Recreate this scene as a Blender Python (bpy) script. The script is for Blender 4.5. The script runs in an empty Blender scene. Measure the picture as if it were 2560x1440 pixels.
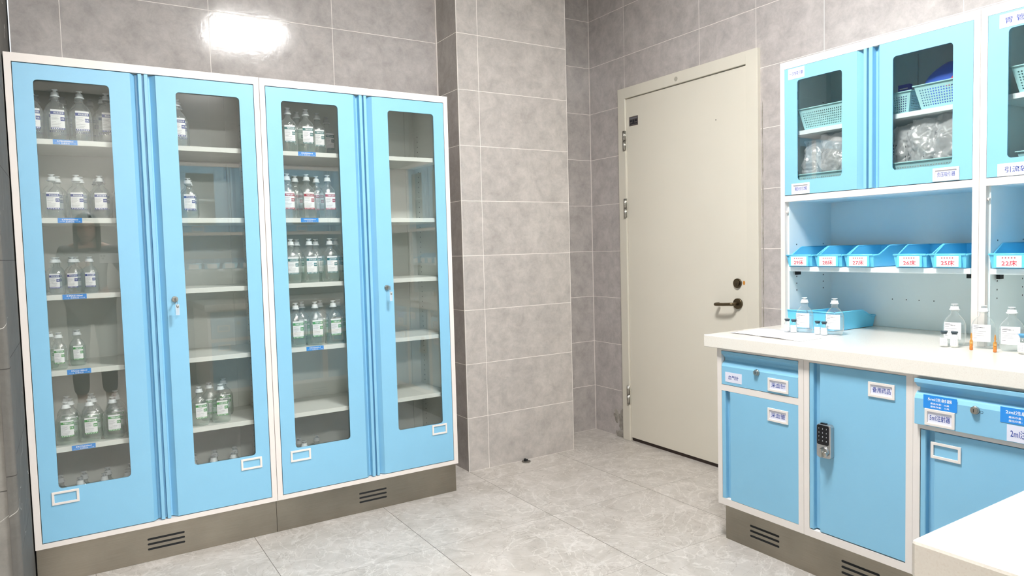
import bpy, bmesh, math, random
from mathutils import Vector, Matrix, noise
random.seed(7)
SC = bpy.context.scene
COL = SC.collection

# ------------------------------------------------------------------ camera
CAM_LOC = Vector((-1.8339, -3.6459, 1.2377))
YAW, PITCH, ROLL = map(math.radians, (32.1984, -3.2529, -1.4951))
fwd = Vector((math.sin(YAW)*math.cos(PITCH), math.cos(YAW)*math.cos(PITCH), math.sin(PITCH)))
rgt = Vector((math.cos(YAW), -math.sin(YAW), 0)); up0 = rgt.cross(fwd)
r2 = math.cos(ROLL)*rgt + math.sin(ROLL)*up0
u2 = -math.sin(ROLL)*rgt + math.cos(ROLL)*up0
cam = bpy.data.cameras.new('camera'); cam.sensor_width = 36; cam.lens = 36*1766.4/2560
cam.clip_start = 0.02; cam.clip_end = 50
camo = bpy.data.objects.new('camera', cam); COL.objects.link(camo)
camo.matrix_world = Matrix(((r2.x, u2.x, -fwd.x, CAM_LOC.x), (r2.y, u2.y, -fwd.y, CAM_LOC.y), (r2.z, u2.z, -fwd.z, CAM_LOC.z), (0, 0, 0, 1)))
SC.camera = camo
# ------------------------------------------------------------------ world, light levels, exposure
w = bpy.data.worlds.new('world'); SC.world = w; w.use_nodes = True
w.node_tree.nodes['Background'].inputs[0].default_value = (0.9, 0.95, 1, 1)
w.node_tree.nodes['Background'].inputs[1].default_value = 0.3
LAMP = 37.0
PANELS = [(-0.54, -2.27, .265), (-1.55, -5.20, .50)]  # second panel is an added fill light out of view, brightening the cabinet fronts
SC.view_settings.view_transform = 'Standard'; SC.view_settings.look = 'None'
SC.view_settings.exposure = 1.97; SC.view_settings.gamma = 1.0
SC.view_settings.use_curve_mapping = False
SC.cycles.transparent_max_bounces = 48
SC.cycles.max_bounces = 10; SC.cycles.diffuse_bounces = 5
SC.cycles.caustics_reflective = False; SC.cycles.caustics_refractive = False

# ------------------------------------------------------------------ materials
def lin(c):
    return tuple(((x/255)/12.92 if x/255 <= .04045 else ((x/255+.055)/1.055)**2.4) for x in c)+(1,)
def newmat(name):
    m = bpy.data.materials.new(name); m.use_nodes = True
    nt = m.node_tree; nt.nodes.clear()
    out = nt.nodes.new('ShaderNodeOutputMaterial')
    return m, nt, out
def N(nt, t, **k):
    n = nt.nodes.new(t)
    for a, b in k.items():
        if a.startswith('i_'): n.inputs[int(a[2:])].default_value = b
        else: setattr(n, a, b)
    return n
def lk(nt, a, b): nt.links.new(a, b)
def math_(nt, op, a, b=None, c=None):
    n = nt.nodes.new('ShaderNodeMath'); n.operation = op
    for i, v in enumerate((a, b, c)):
        if v is None: continue
        if isinstance(v, (int, float)): n.inputs[i].default_value = v
        else: nt.links.new(v, n.inputs[i])
    return n.outputs[0]
def pmat(name, rgb, rough=.4, metal=0, spec=.5, noise_amt=0, noise_scale=8, bump=0, bump_scale=200, coat=0, emit=None, es=0, trans=0, sss=0):
    m, nt, out = newmat(name)
    b = N(nt, 'ShaderNodeBsdfPrincipled'); lk(nt, b.outputs[0], out.inputs[0])
    b.inputs['Base Color'].default_value = lin(rgb); b.inputs['Roughness'].default_value = rough
    b.inputs['Metallic'].default_value = metal; b.inputs['Specular IOR Level'].default_value = spec
    b.inputs['Coat Weight'].default_value = coat
    b.inputs['Transmission Weight'].default_value = trans
    if emit: b.inputs['Emission Color'].default_value = lin(emit); b.inputs['Emission Strength'].default_value = es
    geo = N(nt, 'ShaderNodeNewGeometry')
    nz = N(nt, 'ShaderNodeTexNoise'); nz.inputs['Scale'].default_value = noise_scale; nz.inputs['Detail'].default_value = 6
    lk(nt, geo.outputs['Position'], nz.inputs['Vector'])
    mx = N(nt, 'ShaderNodeMix', data_type='RGBA', blend_type='MULTIPLY')
    mx.inputs[0].default_value = 1.0
    mx.inputs[6].default_value = lin(rgb)
    mr = N(nt, 'ShaderNodeMapRange'); mr.inputs[1].default_value = .3; mr.inputs[2].default_value = .7
    a = max(noise_amt, .02); mr.inputs[3].default_value = 1-a; mr.inputs[4].default_value = 1+a*.5
    lk(nt, nz.outputs[0], mr.inputs[0]); lk(nt, mr.outputs[0], mx.inputs[7]); lk(nt, mx.outputs[2], b.inputs['Base Color'])
    if bump:
        n2 = N(nt, 'ShaderNodeTexNoise'); n2.inputs['Scale'].default_value = bump_scale
        lk(nt, geo.outputs['Position'], n2.inputs['Vector'])
        bp = N(nt, 'ShaderNodeBump'); bp.inputs['Strength'].default_value = bump; bp.inputs['Distance'].default_value = .002
        lk(nt, n2.outputs[0], bp.inputs['Height']); lk(nt, bp.outputs[0], b.inputs['Normal'])
    return m
def tile_mat(name, rgb, axis, ulines, wallx=False, dark=False, grout=(236, 230, 224), gw=.0013, rough=.2, zoff=0.0):
    """tile wall: rows every 0.3 m, upright joints at the listed places along the axis"""
    m, nt, out = newmat(name)
    b = N(nt, 'ShaderNodeBsdfPrincipled'); lk(nt, b.outputs[0], out.inputs[0])
    geo = N(nt, 'ShaderNodeNewGeometry'); sp = N(nt, 'ShaderNodeSeparateXYZ'); lk(nt, geo.outputs['Position'], sp.inputs[0])
    z = math_(nt, 'ADD', sp.outputs[2], zoff); u = sp.outputs[0 if axis == 'X' else 1]
    zz = math_(nt, 'DIVIDE', z, .3)
    fr = math_(nt, 'FRACT', math_(nt, 'ADD', zz, .5))
    d = math_(nt, 'MULTIPLY', math_(nt, 'ABSOLUTE', math_(nt, 'SUBTRACT', fr, .5)), .3)
    for uu in ulines:
        d = math_(nt, 'MINIMUM', d, math_(nt, 'ABSOLUTE', math_(nt, 'SUBTRACT', u, uu)))
    mask = math_(nt, 'LESS_THAN', d, gw)
    row = math_(nt, 'FLOOR', zz)
    cmb = N(nt, 'ShaderNodeCombineXYZ')
    lk(nt, math_(nt, 'ADD', sp.outputs[0], math_(nt, 'MULTIPLY', row, .07)), cmb.inputs[0])
    lk(nt, math_(nt, 'ADD', sp.outputs[1], math_(nt, 'MULTIPLY', row, .05)), cmb.inputs[1])
    lk(nt, math_(nt, 'SUBTRACT', z, math_(nt, 'MULTIPLY', row, .3)), cmb.inputs[2])
    n1 = N(nt, 'ShaderNodeTexNoise'); n1.inputs['Scale'].default_value = 11; n1.inputs['Detail'].default_value = 14; n1.inputs['Roughness'].default_value = .76; n1.inputs['Distortion'].default_value = .25
    lk(nt, cmb.outputs[0], n1.inputs['Vector'])
    rp = N(nt, 'ShaderNodeValToRGB'); lk(nt, n1.outputs[0], rp.inputs[0])
    c = rgb; e = rp.color_ramp.elements
    e[0].position = .34; e[0].color = lin([x*.93 for x in c]); e[1].position = .66; e[1].color = lin([min(255, x*1.10) for x in c])
    base = rp.outputs[0]
    if dark:
        wv = N(nt, 'ShaderNodeTexNoise'); wv.inputs['Scale'].default_value = 2.2; wv.inputs['Detail'].default_value = 2.5; wv.inputs['Distortion'].default_value = .5
        lk(nt, geo.outputs['Position'], wv.inputs['Vector'])
        v = math_(nt, 'LESS_THAN', math_(nt, 'ABSOLUTE', math_(nt, 'SUBTRACT', wv.outputs[0], .5)), .0012)
        mxv = N(nt, 'ShaderNodeMix', data_type='RGBA'); lk(nt, v, mxv.inputs[0]); lk(nt, base, mxv.inputs[6]); mxv.inputs[7].default_value = lin((172, 169, 163)); base = mxv.outputs[2]
    mx = N(nt, 'ShaderNodeMix', data_type='RGBA'); lk(nt, mask, mx.inputs[0]); lk(nt, base, mx.inputs[6]); mx.inputs[7].default_value = lin(grout)
    lk(nt, mx.outputs[2], b.inputs['Base Color'])
    ro = math_(nt, 'ADD', math_(nt, 'MULTIPLY', mask, .5), math_(nt, 'ADD', rough-.06, math_(nt, 'MULTIPLY', n1.outputs[0], .12)))
    lk(nt, ro, b.inputs['Roughness'])
    n2 = N(nt, 'ShaderNodeTexNoise'); n2.inputs['Scale'].default_value = 45; n2.inputs['Detail'].default_value = 3
    lk(nt, geo.outputs['Position'], n2.inputs['Vector'])
    h = math_(nt, 'SUBTRACT', math_(nt, 'MULTIPLY', n2.outputs[0], .12), math_(nt, 'MULTIPLY', mask, .5))
    bp = N(nt, 'ShaderNodeBump'); bp.inputs['Strength'].default_value = .45; bp.inputs['Distance'].default_value = .004
    lk(nt, h, bp.inputs['Height']); lk(nt, bp.outputs[0], b.inputs['Normal'])
    return m
def floor_mat():
    m, nt, out = newmat('floor_marble_tile')
    b = N(nt, 'ShaderNodeBsdfPrincipled'); lk(nt, b.outputs[0], out.inputs[0])
    geo = N(nt, 'ShaderNodeNewGeometry'); sp = N(nt, 'ShaderNodeSeparateXYZ'); lk(nt, geo.outputs['Position'], sp.inputs[0])
    def ln(v, off):
        q = math_(nt, 'DIVIDE', math_(nt, 'ADD', v, off), .6)
        f = math_(nt, 'FRACT', math_(nt, 'ADD', q, .5))
        return math_(nt, 'MULTIPLY', math_(nt, 'ABSOLUTE', math_(nt, 'SUBTRACT', f, .5)), .6), math_(nt, 'FLOOR', q)
    dx, ix = ln(sp.outputs[0], -.003); dy, iy = ln(sp.outputs[1], .424)
    mask = math_(nt, 'MAXIMUM', math_(nt, 'LESS_THAN', dx, .0013), math_(nt, 'MULTIPLY', math_(nt, 'LESS_THAN', dy, .0010), .75))
    cmb = N(nt, 'ShaderNodeCombineXYZ')
    lk(nt, math_(nt, 'ADD', sp.outputs[0], math_(nt, 'MULTIPLY', iy, 1.37)), cmb.inputs[0])
    lk(nt, math_(nt, 'ADD', sp.outputs[1], math_(nt, 'MULTIPLY', ix, 2.71)), cmb.inputs[1])
    lk(nt, math_(nt, 'ADD', math_(nt, 'MULTIPLY', ix, .9), math_(nt, 'MULTIPLY', iy, 1.3)), cmb.inputs[2])
    n1 = N(nt, 'ShaderNodeTexNoise'); n1.inputs['Scale'].default_value = 5; n1.inputs['Detail'].default_value = 12; n1.inputs['Roughness'].default_value = .62; n1.inputs['Distortion'].default_value = 1.6
    lk(nt, cmb.outputs[0], n1.inputs['Vector'])
    rp = N(nt, 'ShaderNodeValToRGB'); lk(nt, n1.outputs[0], rp.inputs[0]); e = rp.color_ramp.elements
    e[0].position = .28; e[0].color = lin((166, 160, 152)); e[1].position = .68; e[1].color = lin((196, 190, 184))
    base = rp.outputs[0]
    for sc_, wd, dist, col, amt in ((3.4, .014, 2.4, (220, 215, 209), .55), (5.5, .009, 2.0, (132, 122, 112), .55), (2.1, .018, 3.0, (218, 213, 208), .45), (9, .010, 1.5, (218, 213, 207), .3)):
        nn = N(nt, 'ShaderNodeTexNoise'); nn.inputs['Scale'].default_value = sc_; nn.inputs['Detail'].default_value = 8; nn.inputs['Distortion'].default_value = dist
        lk(nt, cmb.outputs[0], nn.inputs['Vector'])
        mr = N(nt, 'ShaderNodeMapRange'); lk(nt, math_(nt, 'ABSOLUTE', math_(nt, 'SUBTRACT', nn.outputs[0], .5)), mr.inputs[0])
        mr.inputs[1].default_value = 0; mr.inputs[2].default_value = wd; mr.inputs[3].default_value = amt; mr.inputs[4].default_value = 0
        mv = N(nt, 'ShaderNodeMix', data_type='RGBA'); lk(nt, mr.outputs[0], mv.inputs[0]); lk(nt, base, mv.inputs[6]); mv.inputs[7].default_value = lin(col); base = mv.outputs[2]
    mx = N(nt, 'ShaderNodeMix', data_type='RGBA'); lk(nt, mask, mx.inputs[0]); lk(nt, base, mx.inputs[6]); mx.inputs[7].default_value = lin((95, 88, 80))
    lk(nt, mx.outputs[2], b.inputs['Base Color'])
    b.inputs['Roughness'].default_value = .33
    n2 = N(nt, 'ShaderNodeTexNoise'); n2.inputs['Scale'].default_value = 60; lk(nt, geo.outputs['Position'], n2.inputs['Vector'])
    bp = N(nt, 'ShaderNodeBump'); bp.inputs['Strength'].default_value = .25; bp.inputs['Distance'].default_value = .002
    lk(nt, n2.outputs[0], bp.inputs['Height']); lk(nt, bp.outputs[0], b.inputs['Normal'])
    return m
def glass_mat(name, tint=(.95, .96, .95), boost=1.8, rough=0.0, edge=0.0, body=(235, 240, 240), bodyamt=0.0, bump=0, bscale=120):
    """clear sheet: straight-through transmission plus a fresnel mirror coat on the outward side"""
    m, nt, out = newmat(name)
    tr = N(nt, 'ShaderNodeBsdfTransparent'); tr.inputs[0].default_value = tint+(1,)
    gl = N(nt, 'ShaderNodeBsdfGlossy'); gl.inputs['Roughness'].default_value = rough; gl.inputs[0].default_value = (1, 1, 1, 1)
    fr = N(nt, 'ShaderNodeFresnel'); fr.inputs[0].default_value = 1.5
    if bump:
        g2 = N(nt, 'ShaderNodeTexCoord'); n2 = N(nt, 'ShaderNodeTexNoise'); n2.inputs['Scale'].default_value = bscale; n2.inputs['Detail'].default_value = 3; n2.inputs['Distortion'].default_value = 1.5
        lk(nt, g2.outputs['Object'], n2.inputs['Vector']); bp = N(nt, 'ShaderNodeBump'); bp.inputs['Strength'].default_value = bump; bp.inputs['Distance'].default_value = .004
        lk(nt, math_(nt, 'ABSOLUTE', math_(nt, 'SUBTRACT', n2.outputs[0], .5)), bp.inputs['Height']); lk(nt, bp.outputs[0], gl.inputs['Normal']); lk(nt, bp.outputs[0], fr.inputs['Normal'])
    geo = N(nt, 'ShaderNodeNewGeometry')
    fac = math_(nt, 'MULTIPLY', fr.outputs[0], boost)
    fac = math_(nt, 'MULTIPLY', fac, math_(nt, 'SUBTRACT', 1, geo.outputs['Backfacing']))
    fac = math_(nt, 'MINIMUM', fac, 1)
    cur = tr.outputs[0]
    if bodyamt or edge:
        df = N(nt, 'ShaderNodeBsdfDiffuse'); df.inputs[0].default_value = lin(body)
        tl = N(nt, 'ShaderNodeBsdfTranslucent'); tl.inputs[0].default_value = lin(body)
        ad = N(nt, 'ShaderNodeMixShader'); ad.inputs[0].default_value = .5; lk(nt, df.outputs[0], ad.inputs[1]); lk(nt, tl.outputs[0], ad.inputs[2])
        lw = N(nt, 'ShaderNodeLayerWeight'); lw.inputs[0].default_value = .35
        ef = math_(nt, 'ADD', bodyamt, math_(nt, 'MULTIPLY', math_(nt, 'POWER', lw.outputs['Facing'], 2.0), edge))
        mm = N(nt, 'ShaderNodeMixShader'); lk(nt, ef, mm.inputs[0]); lk(nt, cur, mm.inputs[1]); lk(nt, ad.outputs[0], mm.inputs[2]); cur = mm.outputs[0]
    ms = N(nt, 'ShaderNodeMixShader'); lk(nt, fac, ms.inputs[0]); lk(nt, cur, ms.inputs[1]); lk(nt, gl.outputs[0], ms.inputs[2])
    lk(nt, ms.outputs[0], out.inputs[0])
    return m
def steel_mat(name, rgb, rough=.35, aniso=True):
    m, nt, out = newmat(name)
    b = N(nt, 'ShaderNodeBsdfPrincipled'); lk(nt, b.outputs[0], out.inputs[0])
    b.inputs['Metallic'].default_value = 1; b.inputs['Roughness'].default_value = rough
    geo = N(nt, 'ShaderNodeNewGeometry'); mp = N(nt, 'ShaderNodeMapping'); mp.inputs['Scale'].default_value = (1.5, 1.5, 90)
    lk(nt, geo.outputs['Position'], mp.inputs[0]); n1 = N(nt, 'ShaderNodeTexNoise'); n1.inputs['Scale'].default_value = 6; n1.inputs['Detail'].default_value = 6
    lk(nt, mp.outputs[0], n1.inputs['Vector'])
    n3 = N(nt, 'ShaderNodeTexNoise'); n3.inputs['Scale'].default_value = 3.5; n3.inputs['Detail'].default_value = 5; lk(nt, geo.outputs['Position'], n3.inputs['Vector'])
    rp = N(nt, 'ShaderNodeValToRGB'); e = rp.color_ramp.elements
    lk(nt, math_(nt, 'ADD', math_(nt, 'MULTIPLY', n1.outputs[0], .25), math_(nt, 'MULTIPLY', n3.outputs[0], .75)), rp.inputs[0])
    e[0].position = .3; e[0].color = lin([x*.88 for x in rgb]); e[1].position = .7; e[1].color = lin([min(255, x*1.08) for x in rgb])
    lk(nt, rp.outputs[0], b.inputs['Base Color'])
    bp = N(nt, 'ShaderNodeBump'); bp.inputs['Strength'].default_value = .15; bp.inputs['Distance'].default_value = .001
    lk(nt, n1.outputs[0], bp.inputs['Height']); lk(nt, bp.outputs[0], b.inputs['Normal'])
    return m
def quartz_mat():
    m, nt, out = newmat('quartz_worktop')
    b = N(nt, 'ShaderNodeBsdfPrincipled'); lk(nt, b.outputs[0], out.inputs[0])
    geo = N(nt, 'ShaderNodeNewGeometry')
    v = N(nt, 'ShaderNodeTexVoronoi'); v.inputs['Scale'].default_value = 420; lk(nt, geo.outputs['Position'], v.inputs['Vector'])
    rp = N(nt, 'ShaderNodeValToRGB'); e = rp.color_ramp.elements
    sp = N(nt, 'ShaderNodeSeparateColor'); lk(nt, v.outputs['Color'], sp.inputs[0]); lk(nt, sp.outputs[0], rp.inputs[0])
    e[0].position = 0; e[0].color = lin((227, 220, 210)); e[1].position = .2; e[1].color = lin((231, 225, 216))
    el = rp.color_ramp.elements.new(.9); el.color = lin((233, 228, 219))
    lk(nt, rp.outputs[0], b.inputs['Base Color']); b.inputs['Roughness'].default_value = .12
    return m

BLUE = pmat('blue_powder_coat', (134, 190, 220), rough=.38, noise_amt=.015, bump=.04, bump_scale=500)
WHITE = pmat('white_powder_coat', (228, 220, 214), rough=.4, noise_amt=.01)
INNER = pmat('white_inner_panel', (220, 222, 217), rough=.35)
DARK = pmat('black_gap', (20, 22, 24), rough=.8)
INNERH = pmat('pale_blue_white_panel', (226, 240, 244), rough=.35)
HOLE = pmat('dark_hole', (30, 36, 40), rough=.9)
TILE_BACK = tile_mat('grey_tile_back', (173, 167, 164), 'X', (0, -.6, -1.2, -1.8), rough=.11)
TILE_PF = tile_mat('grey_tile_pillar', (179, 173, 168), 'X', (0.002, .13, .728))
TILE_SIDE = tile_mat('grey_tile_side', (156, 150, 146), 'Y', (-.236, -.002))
TILE_REC = tile_mat('grey_tile_recess', (172, 166, 162), 'X', (.731, 1.144))
TILE_DOOR = tile_mat('grey_tile_door_wall', (181, 175, 173), 'Y', (.061, -.281, -.892, -1.267, -1.643, -2.236, -2.83, -3.43))
TILE_FRONT = tile_mat('grey_tile_front', (174, 166, 164), 'X', (-.72, -.12, .48))
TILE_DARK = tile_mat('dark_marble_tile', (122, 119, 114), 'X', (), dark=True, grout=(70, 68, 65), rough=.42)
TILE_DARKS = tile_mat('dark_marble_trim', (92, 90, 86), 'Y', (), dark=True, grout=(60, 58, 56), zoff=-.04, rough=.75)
FLOORM = floor_mat()
CEIL = pmat('white_ceiling', (244, 244, 242), rough=.9)
PLAIN = pmat('pale_wall_paint', (160, 158, 152), rough=.7)
QUARTZ = quartz_mat()
STEEL = steel_mat('brushed_steel_plinth', (160, 152, 139), .38)
CHROME = pmat('satin_nickel', (190, 188, 182), rough=.28, metal=1)
BRONZE = pmat('aged_bronze', (112, 100, 80), rough=.38, metal=1, noise_amt=.2, noise_scale=300)
SILVER = pmat('silver_lock_body', (190, 190, 190), rough=.3, metal=.9)
BLACKG = pmat('black_keypad_glass', (8, 9, 16), rough=.12)
DOORP = pmat('cream_door_paint', (220, 215, 202), rough=.42, noise_amt=.02, noise_scale=3)
DOORF = pmat('cream_frame_paint', (218, 213, 200), rough=.42)
MORTAR = pmat('grey_mortar', (158, 153, 145), rough=.95, noise_amt=.25, noise_scale=60, bump=.8, bump_scale=90)
STAIN = pmat('orange_filler', (206, 140, 60), rough=.8, noise_amt=.3, noise_scale=300)
GLASS = glass_mat('cabinet_glass', boost=2.4)
PLASTIC = glass_mat('clear_bottle_plastic', tint=(.97, .98, .98), boost=1.8, rough=.05, edge=.75, bodyamt=.09, bump=.25)
LIQUID = glass_mat('clear_solution', tint=(.94, .965, .97), boost=1.2, rough=.02, edge=.12, body=(228, 234, 238), bodyamt=.07)
LIQUIDG = glass_mat('greenish_solution', tint=(.91, .96, .925), boost=1.2, rough=.02, edge=.12, body=(214, 230, 220), bodyamt=.07)
VIALG = glass_mat('vial_glass', tint=(.96, .98, .98), boost=1.5, rough=.02, edge=.35, bodyamt=.05)
AMBER = glass_mat('amber_glass', tint=(1.0, .82, .46), boost=1.5, rough=.02, edge=.5, body=(236, 166, 66), bodyamt=.4)
BAG = glass_mat('crinkled_clear_bag', tint=(.95, .96, .97), boost=2.0, rough=.22, edge=.3, body=(246, 248, 251), bodyamt=.58, bump=.6, bscale=55)
CAPM = pmat('milky_white_cap', (218, 223, 225), rough=.35)
PAPER = pmat('white_label_paper', (238, 238, 240), rough=.6)
CARD = pmat('pale_lilac_card', (222, 222, 236), rough=.5)
SHEET = pmat('white_paper_sheet', (236, 236, 242), rough=.7)
INKB = pmat('navy_blue_ink', (28, 62, 150), rough=.5)
LBLUE = pmat('label_blue', (52, 70, 140), rough=.5)
LGREEN = pmat('label_green', (70, 150, 80), rough=.5)
LTEAL = pmat('label_teal', (40, 110, 110), rough=.5)
LRED = pmat('label_red', (165, 50, 70), rough=.5)
GREYINK = pmat('grey_print', (120, 122, 130), rough=.6)
BLACKINK = pmat('black_print', (30, 32, 40), rough=.6)
STICK = pmat('bright_blue_sticker', (40, 140, 226), rough=.4)
WINK = pmat('white_lettering', (245, 248, 252), rough=.5)
REDINK = pmat('red_lettering', (206, 54, 74), rough=.5)
def bin_mat():
    m, nt, out = newmat('sky_blue_bin_plastic')
    b = N(nt, 'ShaderNodeBsdfPrincipled'); b.inputs['Base Color'].default_value = lin((116, 216, 252)); b.inputs['Roughness'].default_value = .3
    t = N(nt, 'ShaderNodeBsdfTranslucent'); t.inputs[0].default_value = lin((116, 214, 252))
    x = N(nt, 'ShaderNodeMixShader'); x.inputs[0].default_value = .15; lk(nt, b.outputs[0], x.inputs[1]); lk(nt, t.outputs[0], x.inputs[2]); lk(nt, x.outputs[0], out.inputs[0])
    return m
BIN = bin_mat()
BASKET = pmat('pale_aqua_basket_plastic', (168, 216, 221), rough=.4)
PACKB = pmat('cobalt_blue_pack', (84, 126, 236), rough=.3, bump=.3, bump_scale=25)
VCAP = pmat('dark_vial_cap', (58, 74, 84), rough=.4)
VCAPB = pmat('light_blue_vial_cap', (90, 160, 205), rough=.4)
POWDER = pmat('white_powder', (240, 240, 238), rough=.8)
DIFF, _nt, _o = newmat('lit_diffuser')
_e = N(_nt, 'ShaderNodeEmission'); _e.inputs[0].default_value = (1, .985, .965, 1); _e.inputs[1].default_value = LAMP; lk(_nt, _e.outputs[0], _o.inputs[0])

# ------------------------------------------------------------------ mesh helpers
class MB:
    def __init__(s): s.v = []; s.f = []; s.mi = []; s.sm = []; s.mats = []
    def m(s, mat):
        if mat not in s.mats: s.mats.append(mat)
        return s.mats.index(mat)
    def add(s, vs, fs, mat, smooth=False):
        o = len(s.v); k = s.m(mat); s.v += [tuple(p) for p in vs]
        for f in fs: s.f.append(tuple(i+o for i in f)); s.mi.append(k); s.sm.append(smooth)
    def box(s, x0, x1, y0, y1, z0, z1, mat):
        vs = [(x, y, z) for x in (x0, x1) for y in (y0, y1) for z in (z0, z1)]
        s.add(vs, [(0, 1, 3, 2), (4, 6, 7, 5), (0, 4, 5, 1), (2, 3, 7, 6), (0, 2, 6, 4), (1, 5, 7, 3)], mat)
    def loft(s, rings, mat, seg=24, cap0=True, cap1=True, smooth=True, c=(0, 0)):
        """rings: (z, a, b, n) superellipse"""
        vs = []
        for z, a, b, n in rings:
            for k in range(seg):
                t = 2*math.pi*(k+.5)/seg; ct, st = math.cos(t), math.sin(t)
                vs.append((c[0]+a*math.copysign(abs(ct)**(2/n), ct), c[1]+b*math.copysign(abs(st)**(2/n), st), z))
        fs = []
        for i in range(len(rings)-1):
            for k in range(seg):
                k2 = (k+1) % seg; fs.append((i*seg+k, i*seg+k2, (i+1)*seg+k2, (i+1)*seg+k))
        s.add(vs, fs, mat, smooth)
        if cap0: s.add(vs[:seg], [tuple(range(seg))[::-1]], mat)
        if cap1: s.add(vs[-seg:], [tuple(range(seg))], mat)
    def cyl(s, p0, p1, r, mat, seg=16, r1=None, smooth=True):
        p0 = Vector(p0); p1 = Vector(p1); d = (p1-p0).normalized()
        a = d.orthogonal().normalized(); b = d.cross(a); r1 = r if r1 is None else r1
        vs = [p0+(a*math.cos(2*math.pi*k/seg)+b*math.sin(2*math.pi*k/seg))*r for k in range(seg)]
        vs += [p1+(a*math.cos(2*math.pi*k/seg)+b*math.sin(2*math.pi*k/seg))*r1 for k in range(seg)]
        s.add(vs, [(k, (k+1) % seg, seg+(k+1) % seg, seg+k) for k in range(seg)], mat, smooth)
        s.add(vs[:seg], [tuple(range(seg))[::-1]], mat); s.add(vs[seg:], [tuple(range(seg))], mat)
    def tube(s, pts, r, mat, seg=10):
        pts = [Vector(p) for p in pts]; vs = []; prev = None
        for i, p in enumerate(pts):
            t = (pts[min(i+1, len(pts)-1)]-pts[max(i-1, 0)]).normalized()
            a = t.orthogonal().normalized() if prev is None else (prev-t*prev.dot(t)).normalized()
            prev = a; b = t.cross(a)
            vs += [p+(a*math.cos(2*math.pi*k/seg)+b*math.sin(2*math.pi*k/seg))*r for k in range(seg)]
        fs = [(i*seg+k, i*seg+(k+1) % seg, (i+1)*seg+(k+1) % seg, (i+1)*seg+k) for i in range(len(pts)-1) for k in range(seg)]
        s.add(vs, fs, mat, True); s.add(vs[:seg], [tuple(range(seg))[::-1]], mat); s.add(vs[-seg:], [tuple(range(seg))], mat)
    def prism(s, prof, z0, z1, mat, smooth=False, caps=True):
        """prof: closed (x,y) outline extruded along z"""
        n = len(prof); vs = [(x, y, z0) for x, y in prof]+[(x, y, z1) for x, y in prof]
        s.add(vs, [(k, (k+1) % n, n+(k+1) % n, n+k) for k in range(n)], mat, smooth)
        if caps: s.add(vs[:n], [tuple(range(n))[::-1]], mat); s.add(vs[n:], [tuple(range(n))], mat)
    def build(s, name, parent=None, loc=None, rotz=0, bevel=0, weld=False):
        me = bpy.data.meshes.new(name); me.from_pydata(s.v, [], s.f)
        for m in s.mats: me.materials.append(m)
        me.polygons.foreach_set('material_index', s.mi); me.polygons.foreach_set('use_smooth', s.sm)
        bm = bmesh.new(); bm.from_mesh(me)
        bmesh.ops.remove_doubles(bm, verts=bm.verts, dist=1e-6)
        bmesh.ops.recalc_face_normals(bm, faces=bm.faces); bm.to_mesh(me); bm.free()
        me.update()
        o = bpy.data.objects.new(name, me); COL.objects.link(o)
        if parent: o.parent = parent
        if loc: o.location = loc
        o.rotation_euler.z = rotz
        if bevel:
            b = o.modifiers.new('bevel', 'BEVEL'); b.width = bevel; b.segments = 2; b.limit_method = 'ANGLE'; b.angle_limit = .6
        return o
def tag(o, label=None, cat=None, group=None, kind=None):
    if label: o['label'] = label
    if cat: o['category'] = cat
    if group: o['group'] = group
    if kind: o['kind'] = kind
    return o
def empty(name, loc, rotz=0, **k):
    o = bpy.data.objects.new(name, None); COL.objects.link(o); o.location = loc; o.rotation_euler.z = rotz
    o.empty_display_size = .05
    return tag(o, **k)
def children(o): return [c for c in bpy.data.objects if c.parent == o]
_kids = {}
def copy_tree(o, parent=None):
    c = o.copy(); COL.objects.link(c); c.parent = parent
    if o.name not in _kids: _kids[o.name] = children(o)
    for ch in _kids[o.name]: copy_tree(ch, c)
    return c
_tc = {}
def text2d(body, size=1.0, bold=.0, shear=0.0, res=2):
    """outline of the lettering as flat polygons centred on 0,0"""
    key = (body, bold, shear, res)
    if key not in _tc:
        c = bpy.data.curves.new('t', 'FONT'); c.body = body; c.align_x = 'CENTER'; c.align_y = 'CENTER'
        c.resolution_u = res; c.offset = bold; c.shear = shear
        o = bpy.data.objects.new('t', c); COL.objects.link(o)
        bpy.context.view_layer.update(); dg = bpy.context.evaluated_depsgraph_get()
        me = bpy.data.meshes.new_from_object(o.evaluated_get(dg))
        vs = [(v.co.x, v.co.y) for v in me.vertices]; fs = [tuple(p.vertices) for p in me.polygons]
        bpy.data.objects.remove(o); bpy.data.curves.remove(c); bpy.data.meshes.remove(me)
        x0 = min(v[0] for v in vs); x1 = max(v[0] for v in vs); y0 = min(v[1] for v in vs); y1 = max(v[1] for v in vs)
        vs = [(v[0]-(x0+x1)/2, v[1]-(y0+y1)/2) for v in vs]
        _tc[key] = (vs, fs, x1-x0, y1-y0)
    vs, fs, W, H = _tc[key]
    return vs, fs, W, H
def put_text(mb, body, mat, cx, cz, width, height, fn, bold=.0, shear=0.0, res=2):
    """fit lettering into width x height; fn(x,z) -> 3D point"""
    vs, fs, W, H = text2d(body, bold=bold, shear=shear, res=res)
    sx, sz = width/W, height/H
    mb.add([fn(cx+x*sx, cz+y*sz) for x, y in vs], [f[::-1] for f in fs] if False else fs, mat)
def rrect(w, h, r, seg=5):
    pts = []
    for cx, cz, a0 in ((w/2-r, h/2-r, 0), (-w/2+r, h/2-r, 90), (-w/2+r, -h/2+r, 180), (w/2-r, -h/2+r, 270)):
        for k in range(seg+1):
            a = math.radians(a0+90*k/seg); pts.append((cx+r*math.cos(a), cz+r*math.sin(a)))
    return pts
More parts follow.
